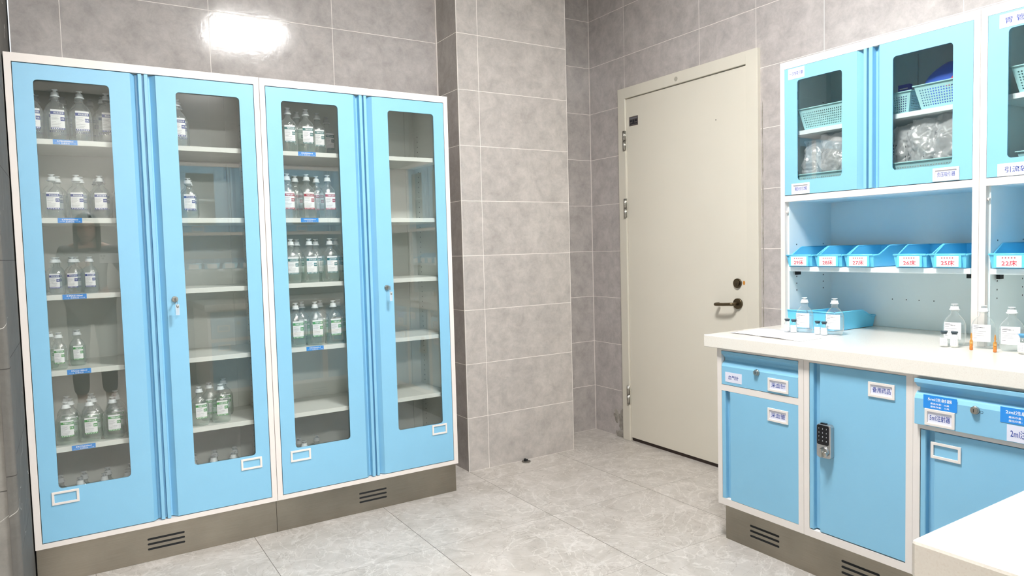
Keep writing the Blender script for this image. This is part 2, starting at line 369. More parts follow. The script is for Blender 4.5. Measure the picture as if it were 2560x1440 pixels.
def holed(mb, x0, x1, z0, z1, hx0, hx1, hz0, hz1, r, yf, yb, mat):
    """rectangular sheet with a rounded opening, front at yf and back at yb"""
    cx, cz = (hx0+hx1)/2, (hz0+hz1)/2; seg = 6
    pin = [(cx+a, cz+b) for a, b in rrect(hx1-hx0, hz1-hz0, r, seg)]
    out = [(x1, z1), (x0, z1), (x0, z0), (x1, z0)]
    for y in (yf, yb):
        vs = [(x, y, z) for x, z in pin]+[(x, y, z) for x, z in out]; n = len(pin); fs = []
        for k in range(4):
            for j in range(seg): fs.append((n+k, k*(seg+1)+j, k*(seg+1)+j+1))
            a = k*(seg+1)+seg; b = ((k+1) % 4)*(seg+1); fs.append((n+k, a, b, n+(k+1) % 4))
        mb.add(vs, fs, mat)
    n = len(pin); vs = [(x, yf, z) for x, z in pin]+[(x, yb, z) for x, z in pin]
    mb.add(vs, [(k, (k+1) % n, n+(k+1) % n, n+k) for k in range(n)], mat)
    vs = [(x, yf, z) for x, z in out]+[(x, yb, z) for x, z in out]
    mb.add(vs, [(k, (k+1) % 4, 4+(k+1) % 4, 4+k) for k in range(4)], mat)
def struct(mb, name, **k): return tag(mb.build(name), kind='structure')

# ------------------------------------------------------------------ room shell
W = 1.146
XL, YF, ZC = -3.6, -6.2, 3.0
mb = MB(); mb.box(XL, W+.1, YF, .2, -.1, 0, FLOORM); struct(mb, 'floor')
mb = MB(); mb.box(XL, W+.1, YF, .2, ZC, ZC+.1, CEIL); struct(mb, 'ceiling')
mb = MB(); mb.box(-1.98, .002, 0, .12, 0, ZC, TILE_BACK); struct(mb, 'wall_back')
mb = MB()
mb.add([(0, -.238, 0), (.73, -.238, 0), (.73, -.238, ZC), (0, -.238, ZC)], [(0, 1, 2, 3)], TILE_PF)
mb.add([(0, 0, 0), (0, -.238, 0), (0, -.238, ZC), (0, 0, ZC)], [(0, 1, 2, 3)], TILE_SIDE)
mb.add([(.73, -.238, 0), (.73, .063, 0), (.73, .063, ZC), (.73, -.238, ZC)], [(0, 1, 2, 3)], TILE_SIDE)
mb.add([(0, 0, 0), (0, .063, 0), (.73, .063, 0), (.73, .063, ZC), (0, .063, ZC), (0, 0, ZC)], [(1, 2, 3, 4), (0, 1, 4, 5)], TILE_REC)
o = struct(mb, 'wall_pillar')
mb = MB(); mb.box(.73, W+.1, .063, .18, 0, ZC, TILE_REC); struct(mb, 'wall_recess')
# door wall, with the opening filled by door_1
mb = MB()
mb.box(W, W+.1, -.245, .063, 0, ZC, TILE_DOOR); mb.box(W, W+.1, -1.285, -.245, 2.19, ZC, TILE_DOOR); mb.box(W, W+.1, YF, -1.285, 0, ZC, TILE_DOOR)
struct(mb, 'wall_right')
# dark marble clad pier left of the cabinets
mb = MB()
mb.add([(XL, -1.256, 0), (-2.0, -1.256, 0), (-2.0, -1.256, ZC), (XL, -1.256, ZC)], [(0, 1, 2, 3)], TILE_DARK)
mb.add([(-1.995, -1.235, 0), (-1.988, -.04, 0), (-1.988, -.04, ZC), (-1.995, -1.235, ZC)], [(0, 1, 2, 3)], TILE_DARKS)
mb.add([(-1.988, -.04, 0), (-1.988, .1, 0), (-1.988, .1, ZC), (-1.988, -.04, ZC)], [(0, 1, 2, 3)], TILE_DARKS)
struct(mb, 'wall_left')
mb = MB(); pts = [(-2.004, -1.262)]
for k in range(7):
    a = math.radians(-90+k*90/6); pts.append((-1.992+.012*math.cos(a), -1.25+.012*math.sin(a)))
pts += [(-1.98, -1.215), (-1.992, -1.21), (-2.004, -1.25)]
mb.prism(pts, 0, ZC, TILE_DARKS, smooth=False); struct(mb, 'trim_1')
mb = MB(); mb.box(XL-.1, XL, YF, -1.2, 0, ZC, PLAIN); struct(mb, 'wall_far_left')
mb = MB(); mb.box(-1.15, W+.1, -4.02, -3.92, 0, ZC, TILE_FRONT); struct(mb, 'wall_front')
mb = MB(); mb.box(XL, W+.1, YF-.1, YF, 0, ZC, PLAIN); struct(mb, 'wall_far_front')
# bright tile edge strips on the two inner corners
mb = MB(); mb.box(-.006, .0, -.006, .0, 0, ZC, WHITE)
o = struct(mb, 'trim_2')
# patch of broken mortar beside the door foot
mb = MB()
def blob(mb, cy, cz, ry, rz, seed, x0, mat, th=.004):
    n = 22; random.seed(seed)
    vs = [(x0-th, cy, cz)]; ring = []
    for k in range(n):
        t = 2*math.pi*k/n; q = .65+.5*random.random()
        ring.append((x0, cy+ry*math.cos(t)*q, cz+rz*math.sin(t)*q))
    mid = [(x0-th*.8, cy+(p[1]-cy)*.8, cz+(p[2]-cz)*.8) for p in ring]
    vs += mid+ring
    fs = [(0, 1+k, 1+(k+1) % n) for k in range(n)]+[(1+k, 1+n+k, 1+n+(k+1) % n, 1+(k+1) % n) for k in range(n)]
    mb.add(vs, fs, mat)
blob(mb, -.205, .09, .035, .10, 1, W, MORTAR); blob(mb, -.15, .13, .025, .045, 2, W, MORTAR); blob(mb, -.19, .02, .05, .03, 12, W, MORTAR, .010); blob(mb, -.222, .30, .009, .16, 3, W, MORTAR)
blob(mb, -.224, .62, .006, .16, 4, W, MORTAR); blob(mb, -.224, 1.0, .004, .2, 8, W, MORTAR)
for k in range(9):
    zz = .25+k*.2; blob(mb, -1.303, zz, .004, .1, 20+k, W, MORTAR, .003)
struct(mb, 'trim_3')

# ------------------------------------------------------------------ door
D = empty('door_1', (W, -.238, 0), -math.pi/2, kind='structure')   # local x runs toward the camera side, local -y faces the room
def part(mb, name, parent, **k): o = mb.build(name, parent, **k); return o
mb = MB()
mb.box(0, .064, -.022, .03, 0, 2.2, DOORF); mb.box(.981, 1.053, -.022, .03, 0, 2.2, DOORF); mb.box(.064, .981, -.022, .03, 2.135, 2.2, DOORF)
part(mb, 'door_frame', D, bevel=.002)
mb = MB(); mb.box(.067, .978, -.010, .03, .022, 2.131, DOORP); part(mb, 'door_leaf', D, bevel=.0015)
mb = MB(); mb.box(.945, .9775, -.0115, -.0095, .022, 2.13, DOORP); o = part(mb, 'lock_edge_strip', D, bevel=.0006)
mb = MB(); mb.box(.066, .98, .0, .03, .0, .022, pmat('dark_threshold', (52, 38, 32), rough=.5)); part(mb, 'threshold', D)
for z in (1.88, 1.465, .295):
    mb = MB(); mb.cyl((.058, -.026, z-.058), (.058, -.026, z-.002), .0085, CHROME); mb.cyl((.058, -.026, z+.002), (.058, -.026, z+.058), .0085, CHROME)
    mb.box(.058, .072, -.0235, -.0215, z-.058, z+.058, CHROME); part(mb, 'hinge', D)
mb = MB(); mb.cyl((.916, -.010, .915), (.916, -.022, .915), .0275, BRONZE, 28)
rose = part(mb, 'door_handle', D)
mb = MB(); pts = [(.918, -.02, .915), (.917, -.045, .915)]
for k in range(6):
    a = math.pi/2*k/5; pts.append((.902+.015*math.cos(a), -.05-.015*math.sin(a), .914))
pts += [(.86, -.066, .911), (.82, -.066, .909)]
for k in range(1, 7):
    a = math.pi/2*k/6; pts.append((.815-.014*math.sin(a), -.052-.014*math.cos(a), .909))
pts.append((.801, -.03, .909))
mb.tube(pts, .0085, BRONZE, 12); o = mb.build('handle_lever', rose)
mb = MB(); mb.cyl((.914, -.010, 1.022), (.914, -.020, 1.022), .025, BRONZE, 28); mb.cyl((.914, -.020, 1.022), (.914, -.026, 1.022), .017, BRONZE, 24)
mb.box(.9125, .9155, -.0265, -.0255, 1.010, 1.022, DARK); part(mb, 'deadbolt', D)
mb = MB(); blob_pts = [(.954+.008*math.cos(t*.9), -.0125, 1.025+.012*math.sin(t*.9)) for t in range(7)]
mb.add(blob_pts, [tuple(range(7))], STAIN); part(mb, 'filler_patch', D)
mb = MB(); mb.cyl((.50, -.022, 2.163), (.50, -.024, 2.163), .012, pmat('grey_hole_cover', (176, 172, 160), rough=.6)); part(mb, 'hole_cover', D)
mb = MB(); mb.box(.094, .17, -.012, -.010, 1.963, 2.018, pmat('steel_nameplate', (120, 112, 112), rough=.35, metal=.6))
for k in range(3): mb.box(.101+k*.022, .119+k*.022, -.0125, -.012, 1.985-(k % 2)*.006, 1.998, BLACKINK)
mb.box(.101, .163, -.0125, -.012, 1.972, 1.978, BLACKINK); mb.box(.101, .163, -.0125, -.012, 2.004, 2.010, GREYINK)
part(mb, 'nameplate', D)
mb = MB(); mb.cyl((.775, -.0095, 1.89), (.775, -.011, 1.89), .003, DARK, 8); part(mb, 'screw_hole', D)

# round metal stop set in the floor by the pillar
mb = MB(); mb.cyl((.359, -.268, 0), (.359, -.268, .004), .026, pmat('worn_metal', (130, 125, 118), rough=.5, metal=.8)); mb.cyl((.356, -.262, .004), (.356, -.262, .016), .008, DARK, 12); mb.box(.35, .372, -.268, -.262, .004, .012, HOLE)
tag(mb.build('floor_door_stop'), 'small round metal stop on the floor in front of the tiled pillar', 'door stop')

# ------------------------------------------------------------------ ceiling lights
for i, (x, y, h) in enumerate(PANELS):
    L = empty('ceiling_light', (x, y, ZC), label=('square white ceiling light panel over the aisle, mirrored above the tall cabinets', 'added oblong fill light panel, unseen far behind the camera')[i], cat='light', group='ceiling light panels')
    mb = MB()
    for a, b, c, d in ((-h, h, -.265, -.25), (-h, h, .25, .265), (-h, -h+.015, -.25, .25), (h-.015, h, -.25, .25)): mb.box(a, b, c, d, -.014, 0, WHITE)
    mb.build('frame', L)
    mb = MB(); mb.box(-h+.015, h-.015, -.25, .25, -.010, -.002, DIFF); mb.build('diffuser', L)

# ------------------------------------------------------------------ small furniture pieces
def label_card(parent, name, x0, x1, z0, z1, y, body, mat=INKB, cardmat=None, wfrac=.8, hfrac=.5, bold=.007, extra=None, th=.0008, dx=0):
    mb = MB(); mb.box(x0, x1, y-th, y, z0, z1, cardmat or CARD)
    if body:
        put_text(mb, body, mat, (x0+x1)/2+dx, (z0+z1)/2, (x1-x0)*wfrac, (z1-z0)*hfrac, lambda x, z: (x, y-th-.0003, z), bold=bold)
    if extra: extra(mb, y-th-.0003)
    return mb.build(name, parent)
def label_holder(parent, x0, x1, z0, z1, y, body=None):
    mb = MB(); b = .0085
    holed(mb, x0, x1, z0, z1, x0+b, x1-b, z0+b, z1-b, .002, y-.0045, y, WHITE)
    o = mb.build('label_holder', parent, bevel=.001)
    if body: label_card(parent, 'label_card', x0+b-.001, x1-b+.001, z0+b-.001, z1-b+.001, y, body, wfrac=.82, hfrac=.52)
    return o
def cam_lock(parent, x, z, y, key=0):
    mb = MB(); mb.cyl((x, y, z), (x, y-.006, z), .0125, CHROME, 24, r1=.0115); mb.cyl((x, y-.006, z), (x, y-.011, z), .0095, CHROME, 24)
    mb.box(x-.001, x+.001, y-.0114, y-.0109, z-.005, z+.005, DARK); lock = mb.build('lock', parent)
    if key:
        mb = MB(); mb.box(x-.0008, x+.0008, y-.030, y-.011, z-.004, z+.004, CHROME); mb.cyl((x-.001, y-.036, z), (x+.001, y-.036, z), .009, CHROME, 16)
        pts = [(x+.004*math.sin(t*.7), y-.040, z-.009+.009*math.cos(t*.7)-.004) for t in range(10)]
        mb.tube(pts, .0007, CHROME, 6)
        zz = z-.022; mb.cyl((x+.003, y-.041, zz), (x+.004, y-.0395, zz-.010), .005, CHROME, 12); mb.box(x+.002, x+.0045, y-.0412, y-.0398, zz-.034, zz-.008, CHROME)
        mb.box(x-.004, x+.010, y-.0435, y-.0430, zz-.040, zz+.004, BAG)
        mb.build('key', parent)
    return lock
def pull_profile(side, xe, yf):
    """outline of the hollow grip at a door's meeting edge; side=-1: grip on the right edge xe, side=+1: grip on the left edge xe"""
    s = side
    p = [(xe+s*.044, yf), (xe+s*.024, yf+.022), (xe+s*.018, yf+.022), (xe+s*.0165, yf+.0), (xe+s*.015, yf-.003), (xe+s*.003, yf-.003), (xe+s*.002, yf+.024), (xe+s*.044, yf+.024)]
    return p
def glass_door(parent, x0, x1, z0, z1, win, grip, lock=None, holder=None, key=0, name='door', r=.014, tilt=0):
    """sheet steel door with rounded window; grip 'R' or 'L' edge"""
    mb = MB(); yf, yb = 0.0, .022
    hx0, hx1, hz0, hz1 = win
    a, b = (x0, x1-.044) if grip == 'R' else (x0+.044, x1)
    holed(mb, a, b, z0, z1, hx0, hx1, hz0, hz1, r, yf, .004, BLUE)
    mb.box(a, a+.003, .004, yb, z0, z1, BLUE); mb.box(b-.003, b, .004, yb, z0, z1, BLUE)
    mb.box(a, b, .004, yb, z0, z0+.003, BLUE); mb.box(a, b, .004, yb, z1-.003, z1, BLUE)
    mb.prism(pull_profile(-1 if grip == 'R' else 1, x1-.001 if grip == 'R' else x0+.001, yf), z0, z1, BLUE)
    if grip == 'L': mb.box(x0-.006, x0+.003, .015, .021, z0, z1, BLUE)
    d = mb.build(name, parent)
    gx = (hx0+hx1)/2; hw = (hx1-hx0)/2+.012
    g = MB(); g.box(-hw, hw, -.002, .002, hz0-.012, hz1+.012, GLASS); g.build('glass_pane', d, loc=(gx, .012, 0), rotz=-math.radians(tilt))
    if lock: cam_lock(d, lock[0], lock[1], yf, key)
    if holder: label_holder(d, *holder, yf)
    return d
def holes(mb, x, ys, z0, z1, step, inward):
    z = z0
    while z < z1:
        for y in ys:
            n = 8; vs = [(x+inward*.0006, y+.0032*math.cos(2*math.pi*k/n), z+.0032*math.sin(2*math.pi*k/n)) for k in range(n)]
            mb.add(vs, [tuple(range(n))], HOLE)
        z += step

# ------------------------------------------------------------------ tall glazed cabinets
CABY = -.493
SHELVES = [(1.690, '0.9%NS500ml'), (1.395, '0.9%NS250ml'), (1.104, '0.9%NS100ml'), (.815, '5%GS100ml'), (.520, '5%GS250ml')]
SHELVES2 = [(1.690, 'GNS500ml'), (1.395, '10%GS500ml'), (1.104, None), (.815, '5%GS500ml'), (.520, None)]
def tall_cabinet(x0, x1, mid, label, wins, lock, holders, shelves, key, lx, tilt=0):
    T = empty('tall_cabinet', (x0, CABY, 0), label=label, cat='cabinet', group='tall glazed cabinets')
    Wd = x1-x0; B0, B1 = .151, 1.991; DP = .375
    mb = MB(); f = .022; fw2 = .024
    mb.box(0, f, 0, .03, B0, B1, WHITE); mb.box(Wd-f, Wd, 0, .03, B0, B1, WHITE); mb.box(f, Wd-f, 0, .03, B0, B0+.019, WHITE); mb.box(f, Wd-f, 0, .03, B1-.031, B1, WHITE)
    mb.box(0, .0015, .03, DP, B0, B1, WHITE); mb.box(Wd-.0015, Wd, .03, DP, B0, B1, WHITE)
    mb.box(.0015, .022, .03, DP, B0, B1, INNER); mb.box(Wd-.022, Wd-.0015, .03, DP, B0, B1, INNER)
    mb.box(.022, Wd-.022, DP-.012, DP, B0, B1, INNER); mb.box(.022, Wd-.022, .03, DP-.012, B0, B0+.012, INNER); mb.box(.022, Wd-.022, .03, DP-.012, B1-.012, B1, INNER)
    for xx in (.022, Wd-.022):
        holes(mb, xx, (.105, .315), .3, 1.86, .0265, 1 if xx < .1 else -1)
    # upright strip on the back panel
    for xx in ((.045, .085), (Wd-.075, Wd-.045)): mb.box(xx[0], xx[1], DP-.016, DP-.012, B0+.02, B1-.02, INNER)
    mb.build('carcass', T)
    for zz, txt in shelves:
        mb = MB(); mb.box(.023, Wd-.023, .030, DP-.022, zz-.020, zz, INNER); s = mb.build('shelf', T, bevel=.001)
        if txt:
            m2 = MB(); a = lx-x0; b = a+.079
            m2.box(a, b, .0292, .030, zz-.0185, zz, STICK)
            put_text(m2, txt, WINK, (a+b)/2, zz-.0062, .052, .0062, lambda x, z: (x, .0289, z), bold=.02)
            put_text(m2, '左进右出', WINK, (a+b)/2, zz-.0138, .028, .0062, lambda x, z: (x, .0289, z), bold=.01)
            for q in (a+.006, b-.022): m2.box(q, q+.015, .0288, .0292, zz-.0142, zz-.0136, WINK); m2.add([(q+.013, .0288, zz-.0154), (q+.017, .0288, zz-.0139), (q+.013, .0288, zz-.0124)], [(0, 1, 2)], WINK)
            m2.build('shelf_label', s)
    for zz in (.33, 1.82):
        for xx in (.024, Wd-.044):
            mb = MB(); mb.box(xx, xx+.02, .032, .055, zz, zz+.03, HOLE); mb.build('hinge', T)
    z0, z1 = .1735, 1.9565
    glass_door(T, .0246, mid-x0, z0, z1, (wins[0]-x0, wins[1]-x0, .371, 1.901), 'R', tilt=tilt, holder=(holders[0][0]-x0, holders[0][1]-x0, .311, .361))
    glass_door(T, mid-x0+.001, Wd-.0246, z0, z1, (wins[2]-x0, wins[3]-x0, .371, 1.899), 'L', lock=(lock-x0, 1.065), holder=(holders[1][0]-x0, holders[1][1]-x0, holders[1][2], holders[1][3]), key=key)
    return T
tall_cabinet(-1.986, -1.0985, -1.541, 'tall white cabinet with blue glazed doors, standing left against the dark marble pier', (-1.901, -1.658, -1.425, -1.181), -1.467, ((-1.925, -1.836), (-1.244, -1.157, .314, .362)), SHELVES, 1, -1.851, tilt=2.1)
tall_cabinet(-1.0965, -.199, -.638, 'tall white cabinet with blue glazed doors, standing right beside the grey pillar', (-1.009, -.757, -.516, -.278), -.551, ((-1.034, -.944), (-.339, -.2575, .318, .368)), SHELVES2, 1, -.935)
def vent(parent, x0, x1, zs, y):
    for z in zs:
        mb = MB(); h = .0042; n = 6; cx = (x0+x1)/2; L = x1-x0
        pts = rrect(L, 2*h, h*.98, 5); vs = [(cx+a, y-.0006, z+b) for a, b in pts]+[(cx+a, y+.0005, z+b) for a, b in pts]; k = len(pts)
        mb.add(vs, [tuple(range(k))]+[(i, (i+1) % k, k+(i+1) % k, k+i) for i in range(k)], DARK); mb.build('vent_slot', parent)
for a, b, lab, v in ((-1.986, -1.0985, 'brushed steel plinth under the left tall cabinet', (-1.612, -1.473)), (-1.0975, -.1985, 'brushed steel plinth under the right tall cabinet', (-.715, -.577))):
    P = empty('steel_plinth', (a, -.462, 0), label=lab, cat='plinth')
    mb = MB(); mb.box(0, b-a, 0, .34, 0, .151, STEEL); mb.build('plinth_box', P, bevel=.001)
    vent(P, v[0]-a, v[1]-a, (.0915, .071, .0505), 0)

# ------------------------------------------------------------------ right run: base cabinets (local x runs toward the viewer's right, i.e. world -Y)
RZ = -math.pi/2
BX = .417
def solid_door(parent, x0, x1, z0, z1, y=0.0, mirror=False):
    mb = MB(); g = .016; w_ = .026
    s = 1; a = x0
    pr = [(x0, y), (x0+g-.002, y), (x0+g, y+.003), (x0+g, y+.020), (x0+g+w_-.006, y+.020), (x0+g+w_, y), (x1, y), (x1, y+.024), (x0, y+.024)]
    if mirror: pr = [(x0+x1-x_, y_) for x_, y_ in pr]
    mb.prism(pr, z0, z1, BLUE); return mb.build('door', parent, bevel=.0008)
def drawer_front(parent, x0, x1, z0, z1, y):
    """front with a rolled lip at the top, a hollow grip below it and a slanted shoulder"""
    mb = MB()
    pr = [(z1, y-.002), (z1-.012, y-.002), (z1-.014, y+.002), (z1-.030, y+.020), (z1-.040, y+.020), (z1-.050, y+.006), (z1-.062, y), (z0, y), (z0, y+.026), (z1, y+.026)]
    n = len(pr); vs = [(x0, b, a) for a, b in pr]+[(x1, b, a) for a, b in pr]
    mb.add(vs, [(k, (k+1) % n, n+(k+1) % n, n+k) for k in range(n)]+[tuple(range(n)), tuple(range(n, 2*n))[::-1]], BLUE)
    return mb.build('drawer', parent, bevel=.0008)
def base_carcass(parent, Wd, rails, f=.022, DP=.70):
    mb = MB(); B0, B1 = .155, .807
    mb.box(0, f, 0, .02, B0, B1, WHITE); mb.box(Wd-f, Wd, 0, .02, B0, B1, WHITE)
    mb.box(f, Wd-f, 0, .02, B0, B0+.028, WHITE); mb.box(f, Wd-f, 0, .02, B1-.010, B1, WHITE)
    for a, b in rails: mb.box(f, Wd-f, 0, .02, a, b, WHITE)
    mb.box(0, .003, .02, DP, B0, B1, WHITE); mb.box(Wd-.003, Wd, .02, DP, B0, B1, WHITE); mb.box(.003, Wd-.003, DP-.003, DP, B0, B1, WHITE); mb.box(.003, Wd-.003, .02, DP-.003, B0, B0+.003, WHITE)
    mb.box(.003, Wd-.003, .028, .03, B0+.003, B1, BLUE)
    return mb.build('carcass', parent)
B1 = empty('base_cabinet', (BX, -1.645, 0), RZ, label='narrow base cabinet with one drawer over one door at the door end', cat='cabinet', group='base cabinets under the worktop')
base_carcass(B1, .4035, [(.632, .657)])
d = drawer_front(B1, .024, .381, .6585, .7955, -.001)
cam_lock(d, .199, .729, -.001)
label_holder(d, .251, .342, .666, .717, -.001, '采血针')
label_card(d, 'label_card', .043, .126, .671, .711, -.001, '血气针', wfrac=.62, hfrac=.42)
d = solid_door(B1, .0235, .3815, .184, .631)
label_holder(d, .249, .340, .550, .601, 0, '采血管')
B2 = empty('base_cabinet', (BX, -2.0495, 0), RZ, label='base cabinet with a full height door and a black keypad lock', cat='cabinet', group='base cabinets under the worktop')
base_carcass(B2, .3930, [])
d = solid_door(B2, .0235, .372, .187, .7955)
label_holder(d, .246, .336, .711, .761, 0, '备用药品')
# keypad lock
KL = MB(); cx, cz = .0925, .526
pts = [(cx+a, cz+b) for a, b in rrect(.056, .120, .010, 5)]; k = len(pts)
KL.add([(x, -.020, z) for x, z in pts]+[(x, 0, z) for x, z in pts], [tuple(range(k))]+[(i, (i+1) % k, k+(i+1) % k, k+i) for i in range(k)], SILVER)
kl = KL.build('keypad_lock', d, bevel=.003)
mb = MB(); pts = [(cx-.002+a, cz+.022+b) for a, b in rrect(.046, .070, .006, 4)]; k = len(pts)
mb.add([(x, -.0212, z) for x, z in pts]+[(x, -.019, z) for x, z in pts], [tuple(range(k))]+[(i, (i+1) % k, k+(i+1) % k, k+i) for i in range(k)], BLACKG)
for i, ch in enumerate('123456789*0#'):
    q = text2d(ch); put_text(mb, ch, WINK, cx-.017+(i % 3)*.0145, cz+.045-(i//3)*.0145, .0044*q[2]/q[3] if ch != '*' else .003, .0044 if ch != '*' else .003, lambda x, z: (x, -.0215, z))
mb.box(cx-.014, cx+.008, -.017, -.008, cz+.058, cz+.064, BLACKG)
mb.build('keypad', kl)
mb = MB(); mb.cyl((cx+.004, -.018, cz-.036), (cx+.004, -.026, cz-.036), .019, SILVER, 28, r1=.016); mb.box(cx, cx+.008, -.046, -.024, cz-.052, cz-.020, CHROME); mb.cyl((cx+.013, -.024, cz-.040), (cx+.013, -.036, cz-.042), .009, CHROME, 18)
mb.build('turn_knob', kl, bevel=.001)
def stock_card(parent, x0, x1, z0, z1, y, head, lines):
    mb = MB(); mb.box(x0, x1, y-.0008, y, z0, z1, STICK); fn = lambda x, z: (x, y-.0011, z)
    h = z1-z0; c = (x0+x1)/2
    put_text(mb, head, WINK, c, z1-h*.28, (x1-x0)*.72, h*.26, fn, bold=.012)
    for i, t in enumerate(lines): put_text(mb, t, WINK, c, z1-h*(.60+.23*i), (x1-x0)*.56, h*.14, fn, bold=.008)
    return mb.build('stock_card', parent)
B3 = empty('base_cabinet', (BX, -2.4430, 0), RZ, label='wide base cabinet with a syringe drawer nearest the camera', cat='cabinet', group='base cabinets under the worktop')
base_carcass(B3, .7285, [(.636, .658)])
d = drawer_front(B3, .0135, .713, .653, .797, -.018)
cam_lock(d, .1895, .727, -.018)
stock_card(d, .0415, .1395, .709, .7625-.012, -.0185, '5ml注射器', ['最高存量：50具', '最低存量：10具'])
label_holder(d, .0465, .1345, .656, .708, -.018, '5ml注射器')
stock_card(d, .2555, .3535, .706, .7625-.012, -.0185, '2ml注射器', ['最高存量：50具', '最低存量：10具'])
label_card(d, 'label_card', .2725, .3635, .655, .702, -.018, '2ml注射器', wfrac=.8, hfrac=.5)
mb = MB(); mb.tube([(.2065+.004*math.cos(t), -.0184, .724+.004*math.sin(t)) for t in [x*.6 for x in range(12)]], .0003, BLACKINK, 4); mb.build('pen_mark', d)
d = solid_door(B3, .0245, .360, .182, .634)
label_holder(d, .0565, .1445, .551, .602, 0)
d = solid_door(B3, .362, .7045, .182, .634, mirror=True)
label_holder(d, .58, .668, .551, .602, 0)
for i, (xr, wd_, lab) in enumerate(((-.475, .455, 'base cabinet under the near worktop, left end'), (-.02, .455, 'base cabinet under the near worktop, middle'), (.40, .42, 'base cabinet under the near worktop, right end'))):
    Bx = empty('base_cabinet', (xr, -3.195, 0), math.pi, label=lab+', facing away from the camera', cat='cabinet', group='base cabinets under the near worktop')
    base_carcass(Bx, wd_, [(.560, .585)])
    d = drawer_front(Bx, .024, wd_-.024, .6585-.07, .7955, -.001); cam_lock(d, wd_/2, .70, -.001); label_holder(d, wd_-.16, wd_-.07, .64, .69, -.001)
    d = solid_door(Bx, .0235, wd_-.0235, .184, .560); label_holder(d, wd_-.16, wd_-.07, .49, .54, 0)
PL2 = empty('steel_plinth', (.40, -3.225, 0), math.pi, label='brushed steel plinth under the near base cabinets', cat='plinth')
mb = MB(); mb.box(0, 1.32, 0, .66, 0, .155, STEEL); mb.build('plinth_box', PL2, bevel=.001); vent(PL2, .4, .54, (.0945, .074, .0535), 0)
PL = empty('steel_plinth', (.447, -1.657, 0), RZ, label='long brushed steel plinth under the base cabinets on the right', cat='plinth')
mb = MB(); mb.box(0, 1.50, 0, .66, 0, .155, STEEL); mb.build('plinth_box', PL, bevel=.001)
vent(PL, .124, .262, (.0935, .073, .0525), 0); vent(PL, .522, .662, (.0945, .074, .0535), 0); vent(PL, 1.1, 1.24, (.0945, .074, .0535), 0)
# worktops
mb = MB(); mb.box(.395, 1.1455, -3.919, -1.593, .807, .857, QUARTZ)
tag(mb.build('worktop', bevel=.003), 'long speckled cream quartz worktop along the wall to the right of the door', 'worktop')
mb = MB(); mb.box(-.949, .3945, -3.919, -3.171, .807, .857, QUARTZ)
tag(mb.build('worktop', bevel=.005), 'near cream quartz worktop corner at the bottom right edge of the photo', 'worktop')
# ------------------------------------------------------------------ wall units above the worktop
HX = .809
def hutch(y0, Wd, label, cards, x0=HX, rz=RZ):
    H = empty('wall_cabinet', (x0, y0, 0), rz, label=label, cat='cabinet', group='blue glazed wall cabinets over the worktop')
    mb = MB(); DP = .330; T0, T1 = .8575, 1.998; f = .021
    mb.box(0, f, 0, .02, T0, T1, WHITE); mb.box(Wd-f, Wd, 0, .02, T0, T1, WHITE)
    mb.box(f, Wd-f, 0, .02, T1-.030, T1, WHITE); mb.box(f, Wd-f, 0, .02, 1.405, 1.430, WHITE)
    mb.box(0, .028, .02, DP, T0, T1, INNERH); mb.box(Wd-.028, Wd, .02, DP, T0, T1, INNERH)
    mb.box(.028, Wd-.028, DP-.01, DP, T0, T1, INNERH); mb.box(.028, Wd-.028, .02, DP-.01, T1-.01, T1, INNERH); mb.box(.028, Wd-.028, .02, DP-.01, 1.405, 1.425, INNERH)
    for xx, s in ((.028, 1), (Wd-.028, -1)):
        holes(mb, xx, (.07, .26), 1.02, 1.09, .03, s); holes(mb, xx, (.07, .26), 1.22, 1.24, .03, s); holes(mb, xx, (.07, .26), 1.5, 1.9, .05, s)
    for q in (.313, .372, .424, .483):
        mb.cyl((q, DP-.0105, .978), (q, DP-.009, .978), .0022, HOLE, 8)
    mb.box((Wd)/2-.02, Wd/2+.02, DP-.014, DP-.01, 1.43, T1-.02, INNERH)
    mb.cyl((.0215, .012, 1.36), (.0285, .012, 1.36), .005, WHITE, 12)
    mb.build('carcass', H)
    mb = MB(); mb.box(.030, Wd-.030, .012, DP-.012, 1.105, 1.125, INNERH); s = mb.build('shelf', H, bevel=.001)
    for xx in (.034, Wd-.060):
        m2 = MB(); m2.box(xx, xx+.012, .05, .075, 1.088, 1.105, HOLE); m2.build('shelf_bracket', s)
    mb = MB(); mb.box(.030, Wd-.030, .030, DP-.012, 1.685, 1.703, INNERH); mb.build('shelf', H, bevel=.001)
    for zz in (1.50, 1.84):
        mb = MB(); mb.box(.030, .052, .024, .05, zz, zz+.035, HOLE); mb.build('hinge', H)
    mid = Wd/2; z0, z1 = 1.4325, 1.967
    d1 = glass_door(H, .022, mid, z0, z1, (.083, .287, 1.491, 1.911), 'R', r=.013); d2 = glass_door(H, mid+.001, Wd-.022, z0, z1, (Wd-.299, Wd-.087, 1.491, 1.911), 'L', r=.013)
    for kind, di, x0, x1, a, b, t in cards:
        dd = (d1, d2)[di]
        if kind == 'h': label_holder(dd, x0, x1, a, b, 0, t)
        else: label_card(dd, 'label_card', x0, x1, a, b, -.0001, t, wfrac=.82 if len(t) > 3 else .6, hfrac=.36 if len(t) > 3 else .46)
    return H
hutch(-1.660, .790, 'white and blue wall cabinet nearest the door, holding the row of red numbered bins', [('c', 0, .041, .119, 1.919, 1.963, '一次性吸引管'), ('h', 0, .057, .143, 1.433, 1.479, '胸腔闭式引流瓶'), ('h', 1, .639, .728, 1.434, 1.481, '负压吸引器')])
hutch(-2.451, .790, 'white and blue wall cabinet cut by the right edge of the photo', [('c', 0, .056, .146, 1.916, 1.960, '胃 管'), ('c', 0, .055, .165, 1.432, 1.474, '引流袋'), ('h', 1, .639, .728, 1.434, 1.481, None)])
